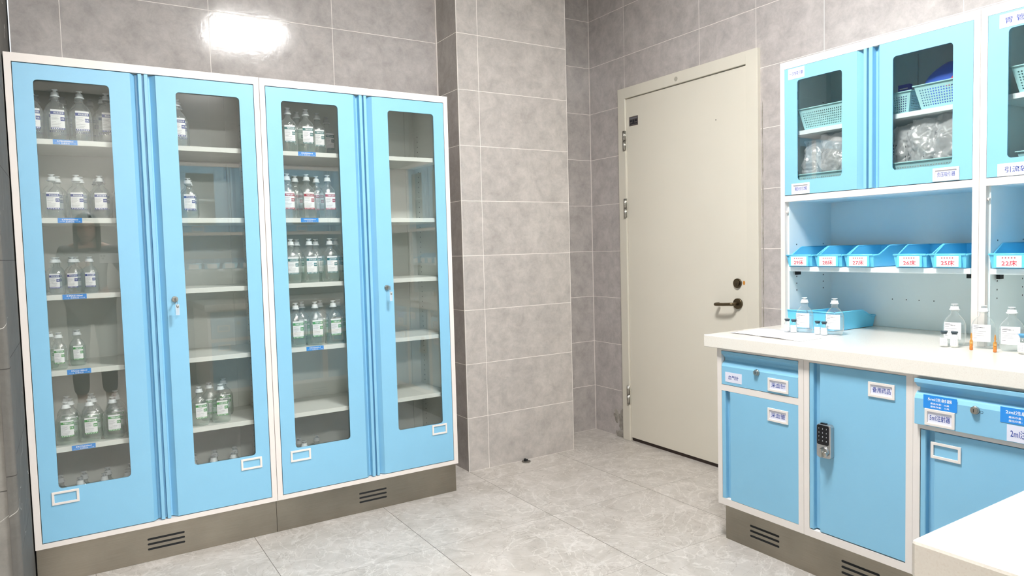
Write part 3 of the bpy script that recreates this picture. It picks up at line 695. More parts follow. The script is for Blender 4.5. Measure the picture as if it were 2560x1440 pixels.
for xr, lab in ((.623, 'white and blue wall cabinet behind the camera, nearest the corner'), (-.222, 'white and blue wall cabinet behind the camera, over the near worktop end')):
    hutch(-3.583, .845, lab, [('h', 0, .2, .29, 1.433, 1.479, None), ('h', 1, .639, .728, 1.434, 1.481, None)], x0=xr, rz=math.pi)
F = empty('filler_panel', (.623, -3.583, 0), label='white corner filler panel between the wall cabinets', cat='panel')
mb = MB(); mb.box(.001, .186, -.02, 0, 1.405, 1.998, WHITE); mb.box(.187, .205, -.0, .341, 1.405, 1.998, WHITE); mb.build('panel', F)

# ------------------------------------------------------------------ bottles
def se_y(x, a, b, n): return -b*max(0, 1-abs(x/a)**n)**(1/n)
def make_bottle(kind, h, wd, dp, col, title, badge, liq, fill=.56, patient=False):
    a, b = wd/2, dp/2; rn = .0112
    prof = [(0, .78, 3), (.008, .86, 3), (.03, .94, 2.9), (.10, 1.0, 2.8), (.42, 1.0, 2.7), (.50, .985, 2.6), (.56, .945, 2.5), (.61, .88, 2.4), (.65, .79, 2.3), (.69, .67, 2.2), (.72, .54, 2.1), (.745, .40, 2)]
    if patient: prof = [(0, .74, 3), (.01, .80, 3), (.10, .93, 2.8), (.22, 1.0, 2.7), (.45, 1.0, 2.6), (.54, .95, 2.5), (.61, .84, 2.3), (.67, .68, 2.1), (.72, .50, 2)]
    rings = [(z*h, a*s, max(b*s, rn), n) for z, s, n in prof]
    zt = .765*h if not patient else .745*h
    rings += [(zt, rn*1.12, rn*1.12, 2), (zt+.010, rn, rn, 2), (.855*h, rn, rn, 2)]
    R = empty('infusion_bottle', (0, 0, 0))
    mb = MB(); mb.loft(rings, PLASTIC, 24, cap1=False)
    mb.loft([(zt+.010, rn*1.0, rn, 2), (zt+.011, rn*1.16, rn*1.16, 2), (zt+.0125, rn*1.16, rn*1.16, 2), (zt+.0135, rn, rn, 2)], PLASTIC, 20, False, False)
    mb.build('bottle_body', R)
    mb = MB(); lr = [(z*h+.002, a*s*.95, max(b*s*.93, .008), n) for z, s, n in prof if z < fill]+[(fill*h, a*.95*.985, b*.93, 2.6)]
    mb.loft(lr, liq, 20); mb.build('liquid', R)
    mb = MB(); z0 = .845*h
    mb.loft([(z0, rn*1.36, rn*1.36, 2), (z0+.0005, rn*1.45, rn*1.45, 2), (z0+.004, rn*1.45, rn*1.45, 2), (z0+.0045, rn*1.2, rn*1.2, 2), (.93*h, rn*1.12, rn*1.12, 2), (.935*h, rn*1.0, rn, 2)], CAPM, 20)
    mb.loft([(.935*h, rn*.62, rn*.62, 2), (.972*h, rn*.5, rn*.5, 2), (.978*h, rn*.95, rn*.8, 2), (.992*h, rn*.98, rn*.82, 2)], CAPM, 16)
    mb.build('cap', R)
    # wrapped label
    lw, x0 = (wd*.56, -.22*wd) if not patient else (wd*.74, -.40*wd)
    z0, z1 = (.20*h, .585*h) if not patient else (.16*h, .56*h)
    if h < .15 and not patient: z0, z1 = .17*h, .56*h
    def sf(x, z, e): return (x, se_y(x, a*1.0, b, 2.7)-e, z)
    mb = MB()
    def patch(xa, xb, za, zb, mat, e, n=6):
        vs = []
        for i in range(n+1):
            x = xa+(xb-xa)*i/n; vs += [sf(x, za, e), sf(x, zb, e)]
        mb.add(vs, [(2*i, 2*i+2, 2*i+3, 2*i+1) for i in range(n)], mat)
    H = z1-z0; xb = x0+lw
    patch(x0, xb, z0, z1, PAPER, .0006)
    if patient:
        for i, (q, l, th) in enumerate(((.9, .3, .010), (.82, .45, .014), (.72, .25, .012), (.60, .7, .006), (.48, .55, .006), (.36, .6, .006), (.20, .2, .010))):
            patch(x0+lw*.06, x0+lw*(.06+l), z0+H*q, z0+H*(q+th*2), GREYINK, .0010, 4)
        for i in range(4): patch(x0+lw*(.42+i*.07), x0+lw*(.45+i*.07), z0+H*.80, z0+H*.84, BLACKINK, .0011, 1)
        # plain grey patch of the label's print
        patch(x0+lw*.74, x0+lw*.92, z0+H*.62, z0+H*.9, CARD, .0010, 2)
    else:
        patch(x0, xb, z1-H*.25, z1-H*.10, col, .0010); patch(x0, xb, z0, z0+H*.09, col, .0010)
        put_text(mb, title, WINK, x0+lw*.58, z1-H*.175, lw*.72, H*.10, lambda x, z: sf(x, z, .0014), bold=.01, res=1)
        patch(x0+lw*.70, xb, z1-H*.56, z1-H*.37, col, .0010, 3)
        put_text(mb, badge, WINK, x0+lw*.85, z1-H*.465, lw*.22, H*.10, lambda x, z: sf(x, z, .0014), bold=.02, res=1)
        for q, l in ((.33, .55), (.40, .5), (.46, .6), (.52, .5), (.60, .35), (.68, .75), (.76, .7), (.84, .6)):
            patch(x0+lw*.05, x0+lw*(.05+l*.9), z1-H*(q+.012), z1-H*q, GREYINK, .0010, 3)
        for i in range(7): patch(x0+lw*(.08+i*.13), x0+lw*(.14+i*.13), z0+H*.02, z0+H*.07, PAPER, .0013, 1)
    mb.build('label', R)
    return R
KINDS = {
 's500': ('large clear saline bottle with blue label', .195, .080, .058, LBLUE, '氯化钠注射液', '0.9%', LIQUID),
 's250': ('medium clear saline bottle with blue label', .168, .074, .054, LBLUE, '氯化钠注射液', '0.9%', LIQUID),
 's100': ('small clear saline bottle with blue label', .143, .060, .046, LBLUE, '氯化钠注射液', '0.9%', LIQUID),
 'g100': ('small clear bottle with green label', .143, .058, .046, LGREEN, '葡萄糖注射液', '5%', LIQUIDG),
 'g250': ('medium clear bottle with green label', .166, .076, .054, LGREEN, '葡萄糖注射液', '5%', LIQUIDG),
 'n500': ('large clear bottle with teal label', .198, .080, .058, LTEAL, '葡萄糖氯化钠注射液', '5%', LIQUIDG),
 'r500': ('large clear bottle with red label', .200, .080, .058, LRED, '葡萄糖注射液', '10%', LIQUID),
 't500': ('large clear bottle with pale green label', .200, .080, .058, LTEAL, '复方氯化钠注射液', '500', LIQUIDG),
 'v500': ('large clear bottle with green label', .200, .082, .058, LGREEN, '葡萄糖注射液', '5%', LIQUIDG)}
ORD = ['first', 'second', 'third', 'fourth', 'fifth', 'sixth', 'seventh', 'eighth', 'ninth', 'tenth', 'eleventh', 'twelfth']
ROWN = ['front row', 'second row', 'back row']
proto = {}
rb = random.Random(11)
def bottle(kind, x, y, z, rz, label, group):
    if kind not in proto:
        proto[kind] = o = make_bottle(kind, *KINDS[kind][1:])
    else: o = copy_tree(proto[kind])
    o.location = (x, y, z); o.rotation_euler = (0, 0, rz); tag(o, label, 'bottle', group); return o
CNAME = {1: 'left tall cabinet', 2: 'right tall cabinet'}
def shelf_row(kind, cab, shelfname, z, xs_rows, skew=-.12):
    """xs_rows: list of (row index, y, [x...])"""
    for ri, y, xs in xs_rows:
        for i, x in enumerate(xs):
            lab = '%s, %s %s, %s, %s' % (KINDS[kind][0], ORD[i], ROWN[ri], shelfname, CNAME[cab])
            bottle(kind, x+rb.uniform(-.002, .002), y+rb.uniform(-.003, .003), z, skew+rb.uniform(-.06, .06), lab, 'bottles on the %s of the %s' % (shelfname, CNAME[cab]))
def lins(a, st, n): return [a+st*i for i in range(n)]
Y1, Y2, Y3 = -.420, -.350, -.280
shelf_row('s500', 1, 'top shelf', 1.6905, [(0, Y1, [-1.915, -1.836, -1.755, -1.668, -1.584, -1.50, -1.416]), (1, Y2, [-1.915, -1.838, -1.758, -1.676, -1.590, -1.506, -1.400]), (2, Y3, [-1.9, -1.81, -1.72])], skew=.0)
shelf_row('s250', 1, 'second shelf', 1.3955, [(0, Y1, [-1.862, -1.786, -1.706, -1.627, -1.548, -1.469, -1.386]), (1, Y2, [-1.846, -1.771, -1.695, -1.615, -1.535, -1.455, -1.372]), (2, Y3, [-1.71, -1.62, -1.53])])
shelf_row('s100', 1, 'third shelf', 1.1045, [(0, Y1, [-1.934, -1.873, -1.815, -1.755]), (1, -.36, [-1.925, -1.865, -1.800])], skew=-.2)
shelf_row('g100', 1, 'fourth shelf', .8155, [(0, Y1, [-1.930, -1.874]), (1, -.35, [-1.905, -1.812])], skew=-.1)
shelf_row('g250', 1, 'fifth shelf', .5205, [(0, Y1, [-1.862, -1.783, -1.703, -1.622, -1.540, -1.462, -1.384, -1.300]), (1, Y2, [-1.85, -1.77, -1.69, -1.61, -1.53, -1.45, -1.335]), (2, Y3, [-1.86, -1.775, -1.69, -1.60, -1.262])], skew=-.1)
shelf_row('v500', 1, 'cabinet floor', .1635, [(0, -.32, [-1.895, -1.835, -1.765, -1.700, -1.640, -1.40, -1.325, -1.255]), (1, -.24, [-1.90, -1.80, -1.71, -1.63, -1.37, -1.29, -1.215])] if False else [(0, -.34, [-1.915, -1.830, -1.745, -1.660, -1.575, -1.415, -1.330, -1.245]), (1, -.26, [-1.90, -1.815, -1.730, -1.645, -1.395, -1.310, -1.225])])
shelf_row('n500', 2, 'top shelf', 1.6905, [(0, Y1, [-.965, -.880]), (1, -.35, [-.905, -.812]), (2, -.27, [-.74])], skew=-.12)
shelf_row('r500', 2, 'second shelf', 1.3955, [(0, Y1, [-.978, -.892, -.795]), (1, Y2, [-.925, -.825])])
shelf_row('t500', 2, 'third shelf', 1.1045, [(0, Y1, [-.975, -.890, -.796, -.710]), (1, Y2, [-.93, -.84, -.745])])
shelf_row('v500', 2, 'fourth shelf', .8155, [(0, Y1, [-.965, -.878, -.792, -.705]), (1, Y2, [-.92, -.83, -.745])])
shelf_row('n500', 2, 'cabinet floor', .1635, [(0, -.35, [-1.015, -.93]), (1, -.28, [-.94, -.855])])
bottle('s500', -1.026, -.40, .5205, .3, 'single large bottle peeping from the left edge of the fifth shelf, right tall cabinet', 'bottles on the fifth shelf of the right tall cabinet')

# patient-labelled bottles, vials and ampoules on the worktop
PB = make_bottle('patient', .146, .070, .040, LBLUE, '', '', LIQUID, fill=.5, patient=True)
first = True
WT = .8573
for i, (x, y, rz, lab) in enumerate(((.722, -1.838, -1.25, 'clear infusion bottle with printed patient label, leftmost on the worktop, before the blue trays'),
                                (.745, -1.957, -1.2, 'clear infusion bottle with printed patient label, in front of the right blue tray'),
                                (.782, -2.389, -1.35, 'clear infusion bottle with printed patient label, behind two small vials'),
                                (.778, -2.482, -1.3, 'clear infusion bottle with printed patient label, centred behind the first amber ampoule'),
                                (.772, -2.570, -1.25, 'clear infusion bottle with printed patient label, nearest the right edge of the photo'))):
    o = PB if first else copy_tree(PB); first = False
    o.location = (x, y, WT+(.0010 if i < 2 else 0)); o.rotation_euler.z = rz; tag(o, lab, 'bottle', 'patient labelled bottles on the worktop')
def make_vial(capm, h=.055, r=.0125):
    V = empty('glass_vial', (0, 0, 0))
    mb = MB(); mb.loft([(0, r*.9, r*.9, 2), (.001, r, r, 2), (h*.62, r, r, 2), (h*.70, r*.9, r*.9, 2), (h*.76, r*.62, r*.62, 2), (h*.86, r*.58, r*.58, 2)], VIALG, 20); mb.build('vial_body', V)
    mb = MB(); mb.loft([(.0015, r*.9, r*.9, 2), (h*.38, r*.9, r*.9, 2)], POWDER, 16); mb.build('powder', V)
    mb = MB(); mb.loft([(h*.82, r*.68, r*.68, 2), (h*.9, r*.72, r*.72, 2), (h*.915, r*.86, r*.86, 2), (h*.985, r*.88, r*.88, 2), (h, r*.8, r*.8, 2)], capm, 18); mb.build('vial_cap', V)
    mb = MB(); n = 12; vs = []
    for k in range(n+1):
        t = math.pi*(1.15+.7*(k/n)*1.0)+(-.25); vs += [((r+.0004)*math.cos(t), (r+.0004)*math.sin(t), h*.12), ((r+.0004)*math.cos(t), (r+.0004)*math.sin(t), h*.58)]
    mb.add(vs, [(2*k, 2*k+2, 2*k+3, 2*k+1) for k in range(n)], PAPER)
    for q in (.2, .27, .34, .45):
        for k in range(2, n-3, 2):
            t0 = math.pi*(1.15+.7*(k/n))-.25; t1 = t0+.1
            mb.add([((r+.0008)*math.cos(t), (r+.0008)*math.sin(t), h*z) for t, z in ((t0, q), (t1, q), (t1, q+.025), (t0, q+.025))], [(0, 1, 2, 3)], GREYINK)
    mb.build('vial_label', V)
    return V
VI = make_vial(VCAP)
for i, (x, y, lab) in enumerate(((.694, -1.776, 'small dark capped vial, left one beside the leftmost infusion bottle'), (.690, -1.810, 'small dark capped vial, right one in front of the leftmost infusion bottle'),
                                 (.702, -1.911, 'small dark capped vial, left one before the bottle at the right blue tray'), (.698, -1.943, 'small dark capped vial, right one before the bottle at the right blue tray'),
                                 (.722, -2.384, 'small dark capped vial, left of the pair standing on bare quartz'), (.728, -2.415, 'small dark capped vial, right of the pair standing on bare quartz'))):
    o = VI if i == 0 else copy_tree(VI); o.location = (x, y, WT+(.0010 if i < 4 else 0)); o.rotation_euler.z = -math.pi/2+.5; tag(o, lab, 'vial', 'dark capped glass vials on the worktop')
V2 = make_vial(VCAPB, .064, .0155); V2.location = (.737, -2.618, WT); V2.rotation_euler.z = -1.2; tag(V2, 'glass vial with a light blue cap at the right edge of the photo', 'vial')
AM = empty('glass_ampoule', (0, 0, 0))
mb = MB(); r = .0053; mb.loft([(0, r*.9, r*.9, 2), (.001, r, r, 2), (.030, r, r, 2), (.033, r*.8, r*.8, 2), (.0355, r*.42, r*.42, 2), (.038, r*.40, r*.4, 2), (.041, r*.62, r*.62, 2), (.046, r*.55, r*.55, 2), (.056, r*.30, r*.3, 2), (.058, r*.1, r*.1, 2)], AMBER, 16); mb.build('ampoule_body', AM)
mb = MB(); mb.loft([(.001, r*.85, r*.85, 2), (.018, r*.85, r*.85, 2)], pmat('amber_liquid', (226, 158, 66), rough=.2), 14); mb.build('liquid', AM)
mb = MB()
for q in (.022, .0245, .027):
    mb.box(-.003, .0025, -r-.0004, -r+.001, q, q+.0012, pmat('ampoule_print', (240, 190, 120), rough=.6))
mb.build('print', AM)
AM.location = (.709, -2.477, WT); AM.rotation_euler.z = -1.0; tag(AM, 'amber glass ampoule in front of the middle right bottle', 'ampoule', 'amber ampoules on the worktop')
A2 = copy_tree(AM); A2.location = (.708, -2.549, WT); tag(A2, 'amber glass ampoule in front of the rightmost bottle, beside a pen scribble', 'ampoule', 'amber ampoules on the worktop')
# paper sheets
def sheet(pts, lift, lab, curl=0):
    mb = MB(); n = 8; a, b, c, d = [Vector((p[0], p[1], 0)) for p in pts]; vs = []
    for i in range(n+1):
        for j in range(n+1):
            u, v = i/n, j/n; p = a*(1-u)*(1-v)+b*u*(1-v)+c*u*v+d*(1-u)*v
            e = (1-v)**3*curl*(.5+.5*math.sin(u*5)); vs.append((p.x, p.y, .8574+lift+e))
    mb.add(vs, [(i*(n+1)+j, (i+1)*(n+1)+j, (i+1)*(n+1)+j+1, i*(n+1)+j+1) for i in range(n) for j in range(n)], SHEET, True)
    o = mb.build('paper_sheet'); sd = o.modifiers.new('thick', 'SOLIDIFY'); sd.thickness = .0002; sd.offset = 1
    for q in range(2): pass
    tag(o, lab, 'paper', 'paper sheets on the worktop')
sheet([(.505, -1.635), (.505, -1.862), (.735, -1.842), (.735, -1.615)], 0, 'white paper sheet under the leftmost infusion bottle', .003)
sheet([(.493, -1.79), (.488, -1.985), (.742, -1.985), (.740, -1.79)], .0004, 'white paper sheet with a curled front edge under the second infusion bottle', .004)

# ------------------------------------------------------------------ hopper bins
def make_bin(L=.27, Wt=.127, hb=.083, hf=.048, plaque=True):
    Bn = empty('hopper_bin', (0, 0, 0)); tp = .008; a = Wt/2
    mb = MB()
    def hw(z): return a-tp*(1-z/hb)
    zb = .002
    prof = [(0.010, zb), (0.0, hf), (.034, hf), (.105, hb), (L-.004, hb), (L-.012, zb)]
    for s in (-1, 1):
        vs = [(s*hw(z), y, z) for y, z in prof]; mb.add(vs, [(0, 1, 2, 5), (2, 3, 4, 5)], BIN)
    def strip(p, q): mb.add([(-hw(p[1]), p[0], p[1]), (hw(p[1]), p[0], p[1]), (hw(q[1]), q[0], q[1]), (-hw(q[1]), q[0], q[1])], [(0, 1, 2, 3)], BIN)
    strip(prof[0], prof[1]); strip(prof[0], prof[5]); strip(prof[4], prof[5])
    o = mb.build('bin_body', Bn); sd = o.modifiers.new('t', 'SOLIDIFY'); sd.thickness = .0022; sd.offset = 0; bv = o.modifiers.new('b', 'BEVEL'); bv.width = .003; bv.segments = 2; bv.limit_method = 'ANGLE'
    mb = MB(); rim = []
    for s in (-1, 1):
        mb.tube([(s*(hw(z)+.0015), y, z) for y, z in ((0, hf), (.034, hf), (.045, hf+.005), (.098, hb-.003), (.108, hb), (L-.004, hb))], .0030, BIN, 8)
    mb.tube([(-a+.002, L-.003, hb), (a-.002, L-.003, hb)], .003, BIN, 8); mb.tube([(-hw(hf), -.001, hf), (hw(hf), -.001, hf)], .0038, BIN, 8)
    for s in (-1, 1): mb.box(s*(a-.0045)-.0015, s*(a-.0045)+.0015, .004, .05, hf-.014, hf-.002, BIN)
    mb.box(-.045, .045, L*.5, L*.5+.002, .004, .016, BIN)
    mb.build('rim', Bn)
    if plaque:
        mb = MB(); mb.box(-.046, .046, -.004, .004, .002, hf-.002, BIN); mb.build('card_slot', Bn, bevel=.002)
    return Bn
def bin_card(Bn, txt):
    mb = MB(); mb.box(-.036, .038, -.0052, -.0042, .005, .043, PAPER)
    if txt:
        put_text(mb, txt, REDINK, .002, .0185, .046, .0185, lambda x, z: (x, -.0055, z), bold=.013)
        for i in range(5): mb.box(-.020+i*.009, -.016+i*.009, -.0056, -.0052, .0345, .038, LRED)
    mb.build('number_card', Bn)
SH = 1.1255
binspec = [(-1.751, '29床'), (-1.886, '28床'), (-2.018, '27床'), (-2.218, '26床'), (-2.352, '25床'), (-2.545, '22床')]
for i, (y, t) in enumerate(binspec):
    o = make_bin(); bin_card(o, t)
    o.location = (.808, y, SH); o.rotation_euler.z = RZ; tag(o, 'sky blue plastic bin with a white card reading %s in red' % t, 'bin', 'numbered bins on the shelf')
for i, y in enumerate((-2.685, -2.822, -2.959, -3.096)):
    o = make_bin(); bin_card(o, None); o.location = (.808, y, SH); o.rotation_euler.z = RZ
    tag(o, 'sky blue plastic bin beyond the right edge of the photo', 'bin', 'bins beyond the right edge')
for i in range(11):
    if i in (4, 5): continue
    o = make_bin(); bin_card(o, None); o.location = (.50-i*.139-(.06 if i > 5 else 0), -3.585, SH); o.rotation_euler.z = math.pi
    tag(o, 'sky blue plastic bin on the shelf behind the camera', 'bin', 'bins behind the camera')
for i, (y, lab) in enumerate(((-1.712, 'sky blue plastic bin lying reversed on the worktop, left of the pair'), (-1.842, 'sky blue plastic bin lying reversed on the worktop, right of the pair'))):
    o = make_bin(L=.30, Wt=.125, hb=.078, plaque=False); o.location = (1.122, y, .8573); o.rotation_euler.z = RZ+math.pi; tag(o, lab, 'bin', 'bins on the worktop')

# ------------------------------------------------------------------ baskets and packs inside the wall units
def make_basket(L, Wt, h, tp=.018):
    """perforated tray: L along x, Wt along y"""
    Bk = empty('perforated_basket', (0, 0, 0)); mb = MB()
    def corner(u, z):
        k = tp*(1-z/h); return (L/2-k, Wt/2-k)
    def side(p0, p1, q0, q1, n):
        m_ = 7; cols = 2*n+1; rows = 2*m_+1
        P = lambda i, j: tuple(Vector(p0).lerp(Vector(p1), i/cols).lerp(Vector(q0).lerp(Vector(q1), i/cols), .08+.80*j/rows))
        base = {}
        vs = []; fs = []
        for i in range(cols+1):
            for j in range(rows+1): base[(i, j)] = len(vs); vs.append(P(i, j))
        for i in range(cols):
            for j in range(rows):
                if i % 2 == 1 and j % 2 == 1 and 2 < i < cols-3: continue
                fs.append((base[(i, j)], base[(i+1, j)], base[(i+1, j+1)], base[(i, j+1)]))
        mb.add(vs, fs, BASKET)
        for lo, hi in ((0, .08), (.88, 1)):
            A = [Vector(p0).lerp(Vector(q0), lo), Vector(p1).lerp(Vector(q1), lo), Vector(p1).lerp(Vector(q1), hi), Vector(p0).lerp(Vector(q0), hi)]
            mb.add(A, [(0, 1, 2, 3)], BASKET)
    a, b = L/2, Wt/2; c, d = a-tp, b-tp
    side((-c, -d, 0), (c, -d, 0), (-a, -b, h), (a, -b, h), int(L/.0095)); side((c, -d, 0), (c, d, 0), (a, -b, h), (a, b, h), int(Wt/.0095))
    side((c, d, 0), (-c, d, 0), (a, b, h), (-a, b, h), int(L/.0095)); side((-c, d, 0), (-c, -d, 0), (-a, b, h), (-a, -b, h), int(Wt/.0095))
    mb.add([(-c, -d, 0), (c, -d, 0), (c, d, 0), (-c, d, 0)], [(0, 1, 2, 3)], BASKET)
    o = mb.build('basket_body', Bk); sd = o.modifiers.new('t', 'SOLIDIFY'); sd.thickness = .0018
    mb = MB(); holed(mb, -a-.005, a+.005, -b-.005, b+.005, -a+.001, a-.001, -b+.001, b-.001, .004, 0, .004, BASKET)
    o = mb.build('rim', Bk, bevel=.001); o.rotation_euler.x = math.pi/2; o.location.z = h
    return Bk
BKL = [(.950, -1.836, 1.7035, .230, .20, .088, 'pale aqua basket on the upper shelf behind the first wall cabinet door'),
       (.930, -1.845, 1.4335, .235, .20, .080, 'pale aqua basket full of clear packs at the bottom left of the first wall cabinet'),
       (.965, -2.120, 1.7035, .135, .20, .080, 'narrow pale aqua basket at the left behind the second wall cabinet door'),
       (.935, -2.318, 1.7035, .205, .20, .085, 'pale aqua basket holding the cobalt blue pack'),
       (.930, -2.265, 1.4335, .270, .20, .082, 'pale aqua basket of clear bags at the bottom right of the first wall cabinet'),
       (.940, -2.640, 1.7035, .220, .20, .085, 'pale aqua basket on the upper shelf of the wall cabinet at the right edge'),
       (.940, -2.665, 1.4335, .230, .20, .075, 'pale aqua basket at the bottom of the wall cabinet at the right edge')]
for x, y, z, L, Wt, h, lab in BKL:
    o = make_basket(L, Wt, h); o.location = (x, y, z); o.rotation_euler.z = RZ; tag(o, lab, 'basket', 'perforated baskets in the wall cabinets')
def make_pack(name, w_, d_, h_, seed, mat, amp=.010, marks=None, inner=None):
    R = empty(name, (0, 0, 0)); me_n = 18; nz = 48
    mb = MB(); rings = []; seg = 84; vs = []
    for j in range(nz+1):
        v = j/nz; th = (math.sin(math.pi*min(1, v*1.02+.06))**.55) if v < .5 else (1-((v-.5)/.5)**2.4*.90)
        for k in range(seg):
            t = 2*math.pi*k/seg; ct, st = math.cos(t), math.sin(t)
            x = w_/2*math.copysign(abs(ct)**.6, ct)*(1-.06*math.sin(v*9+seed)); y = d_/2*math.copysign(abs(st)**.9, st)*max(th, .04); z = h_*v
            q = Vector((x*22+seed*3.1, y*22, z*22)); dn = noise.noise(q)*amp+abs(noise.noise(q*2.3))*amp*.7-abs(noise.noise(q*4.7))*amp*.5+(.5-abs(noise.noise(Vector((q.x*2.2, q.y*2.2, q.z*.7)))))*amp*.5-abs(noise.noise(q*8))*amp*.22
            vs.append((x+ct*dn, y+st*dn, max(0, z+noise.noise(q*1.3)*amp*.8*(1 if v > .1 else 0))))
    fs = [(j*seg+k, j*seg+(k+1) % seg, (j+1)*seg+(k+1) % seg, (j+1)*seg+k) for j in range(nz) for k in range(seg)]
    mb.add(vs, fs, mat, True); mb.add(vs[:seg], [tuple(range(seg))[::-1]], mat); mb.add(vs[-seg:], [tuple(range(seg))], mat)
    mb.build('wrapper', R)
    if inner:
        m2 = MB(); random.seed(seed)
        for k in range(4):
            pts = [(random.uniform(-.3, .3)*w_, random.uniform(-.2, .2)*d_, h_*(.1+.7*q/9)+random.uniform(-.01, .01)) for q in range(10)]
            m2.tube(pts, .0035, inner, 8)
        m2.build('tubing', R)
    if marks:
        m3 = MB(); marks(m3); m3.build('print', R)
    return R
def diamond(mb):
    y = -.036; mb.add([(-.004, y, .10), (0, y, .094), (.004, y, .10), (0, y, .107)], [(0, 1, 2, 3)], BLACKINK); mb.box(.008, .012, y-.0003, y, .096, .099, BLACKINK); mb.box(.008, .012, y-.0003, y, .103, .105, BLACKINK)
def lines(mb):
    for i in range(6):
        for k in range(5): mb.box(-.028+i*.009, -.025+i*.009, -.0335, -.033, .150-k*.012-i*.002, .158-k*.012-i*.002, BLACKINK)
TUBE = pmat('milky_tubing', (226, 230, 228), rough=.3)
packs = [(.898, -1.768, 1.4355, .100, .070, .225, 1, None, 'crumpled clear bag leaning in the left corner of the first wall cabinet'),
         (.888, -1.872, 1.4355, .125, .080, .240, 2, diamond, 'clear bag with a small black diamond mark in the first wall cabinet'),
         (.925, -1.948, 1.4355, .07, .07, .245, 3, None, 'clear bag partly hidden at the right of the first window'),
         (.900, -2.150, 1.4355, .075, .07, .230, 4, lines, 'clear bag with rows of black print behind the second window'),
         (.890, -2.232, 1.4355, .105, .078, .240, 5, diamond, 'clear bag with a small black mark, middle of the second window'),
         (.895, -2.325, 1.4355, .135, .080, .245, 6, None, 'large crumpled clear bag at the right of the second window')]
for x, y, z, w_, d_, h_, sd, mk, lab in packs:
    o = make_pack('plastic_bag', w_, d_, h_, sd, BAG, amp=.014, marks=mk, inner=TUBE); o.location = (x, y, z); o.rotation_euler.z = RZ; tag(o, lab, 'bag', 'clear plastic packs in the wall cabinets')
# cobalt pack with a red and white corner label
R = empty('drape_pack', (.955, -2.300, 1.712), RZ, label='rounded cobalt blue wrapped pack standing in a basket', cat='medical pack')
mb = MB(); rr = []
for j in range(17):
    v = j/16; ww = .092*(1.22 if v > .4 else 1)*(1-max(0, (v-.45)/.55)**2.4*.72); rr.append((.166*v, ww, .035*(1-.7*abs(2*v-1)**3), 2.4))
mb.loft(rr, PACKB, 32); mb.build('wrapper', R)
mb = MB(); y = -.041
mb.add([(.010, y, .078), (.050, y, .078), (.030, y-.001, .112)], [(0, 1, 2)], PAPER); mb.add([(-.018, y-.0005, .074), (.004, y-.0005, .074), (.034, y-.0015, .112), (.024, y-.0015, .119)], [(0, 1, 2, 3)], pmat('coral_red_label', (225, 90, 105), rough=.5)); mb.build('corner_label', R)
R = empty('small_carton', (.96, -2.115, 1.712), RZ, label='small violet blue carton peeking over the narrow basket', cat='carton')
mb = MB(); mb.box(-.022, .022, -.01, .01, 0, .118, pmat('violet_blue_card', (100, 108, 205), rough=.5)); mb.build('carton_body', R); mb = MB(); mb.box(-.016, .016, -.0106, -.01, .100, .104, PAPER); mb.build('print', R)

# ------------------------------------------------------------------ the person taking the picture, mirrored faintly in the left cabinet glass
SKIN = pmat('skin', (214, 168, 145), rough=.5); HAIR = pmat('black_hair', (28, 24, 24), rough=.45)
COAT = pmat('grey_blouse', (120, 120, 122), rough=.8, bump=.3, bump_scale=60); TROU = pmat('grey_trousers', (128, 127, 126), rough=.8); SHOE = pmat('white_shoe', (220, 220, 218), rough=.5)
PX, PY = -1.93, -3.95
P = empty('person', (PX, PY, 0), label='person holding a phone sideways, seen only as a faint reflection in the leftmost cabinet glass', cat='person')
def skin_mesh(name, joints, edges, mat, root=0, sub=2):
    me = bpy.data.meshes.new(name); me.from_pydata([j[:3] for j in joints], edges, []); me.materials.append(mat)
    o = bpy.data.objects.new(name, me); COL.objects.link(o); o.parent = P
    sk = o.modifiers.new('skin', 'SKIN'); sk.use_smooth_shade = True
    for i, j in enumerate(joints):
        r = j[3] if isinstance(j[3], tuple) else (j[3], j[3]); me.skin_vertices[0].data[i].radius = r
    me.skin_vertices[0].data[root].use_root = True
    sb = o.modifiers.new('sub', 'SUBSURF'); sb.levels = sub; sb.render_levels = sub
    return o
J = [(0, 0, .92, .125), (0, 0, 1.06, .105), (0, 0, 1.22, .125), (0, .005, 1.31, .10), (0, .01, 1.37, .045), (0, .03, 1.43, .05),
     (-.16, 0, 1.30, .05), (-.22, .02, 1.05, .038), (-.10, .20, 1.17, .028), (.02, .26, 1.21, .024),
     (.17, 0, 1.30, .05), (.30, .03, 1.07, .038), (.33, .22, 1.17, .028), (.345, .275, 1.215, .024),
     (-.09, 0, .85, .085), (-.10, .01, .48, .055), (-.10, -.01, .09, .036), (-.11, .12, .03, .032),
     (.09, 0, .85, .085), (.10, .01, .48, .055), (.10, -.01, .09, .036), (.11, .12, .03, .032)]
Eg = [(0, 1), (1, 2), (2, 3), (3, 4), (4, 5), (3, 6), (6, 7), (7, 8), (8, 9), (3, 10), (10, 11), (11, 12), (12, 13), (0, 14), (14, 15), (15, 16), (16, 17), (0, 18), (18, 19), (19, 20), (20, 21)]
skin_mesh('body', J, Eg, SKIN)
skin_mesh('blouse', [(x, y, z, r+.018) for x, y, z, r in [J[0], J[1], J[2], J[3], J[6], J[7], (-.15, .13, 1.11, .03), J[10], J[11], (.32, .14, 1.13, .03)]], [(0, 1), (1, 2), (2, 3), (3, 4), (4, 5), (5, 6), (3, 7), (7, 8), (8, 9)], COAT)
skin_mesh('trousers', [(0, 0, .90, .142), (-.09, 0, .84, .10), (-.10, .01, .48, .072), (-.10, 0, .13, .058), (.09, 0, .84, .10), (.10, .01, .48, .072), (.10, 0, .13, .058)], [(0, 1), (1, 2), (2, 3), (0, 4), (4, 5), (5, 6)], TROU)
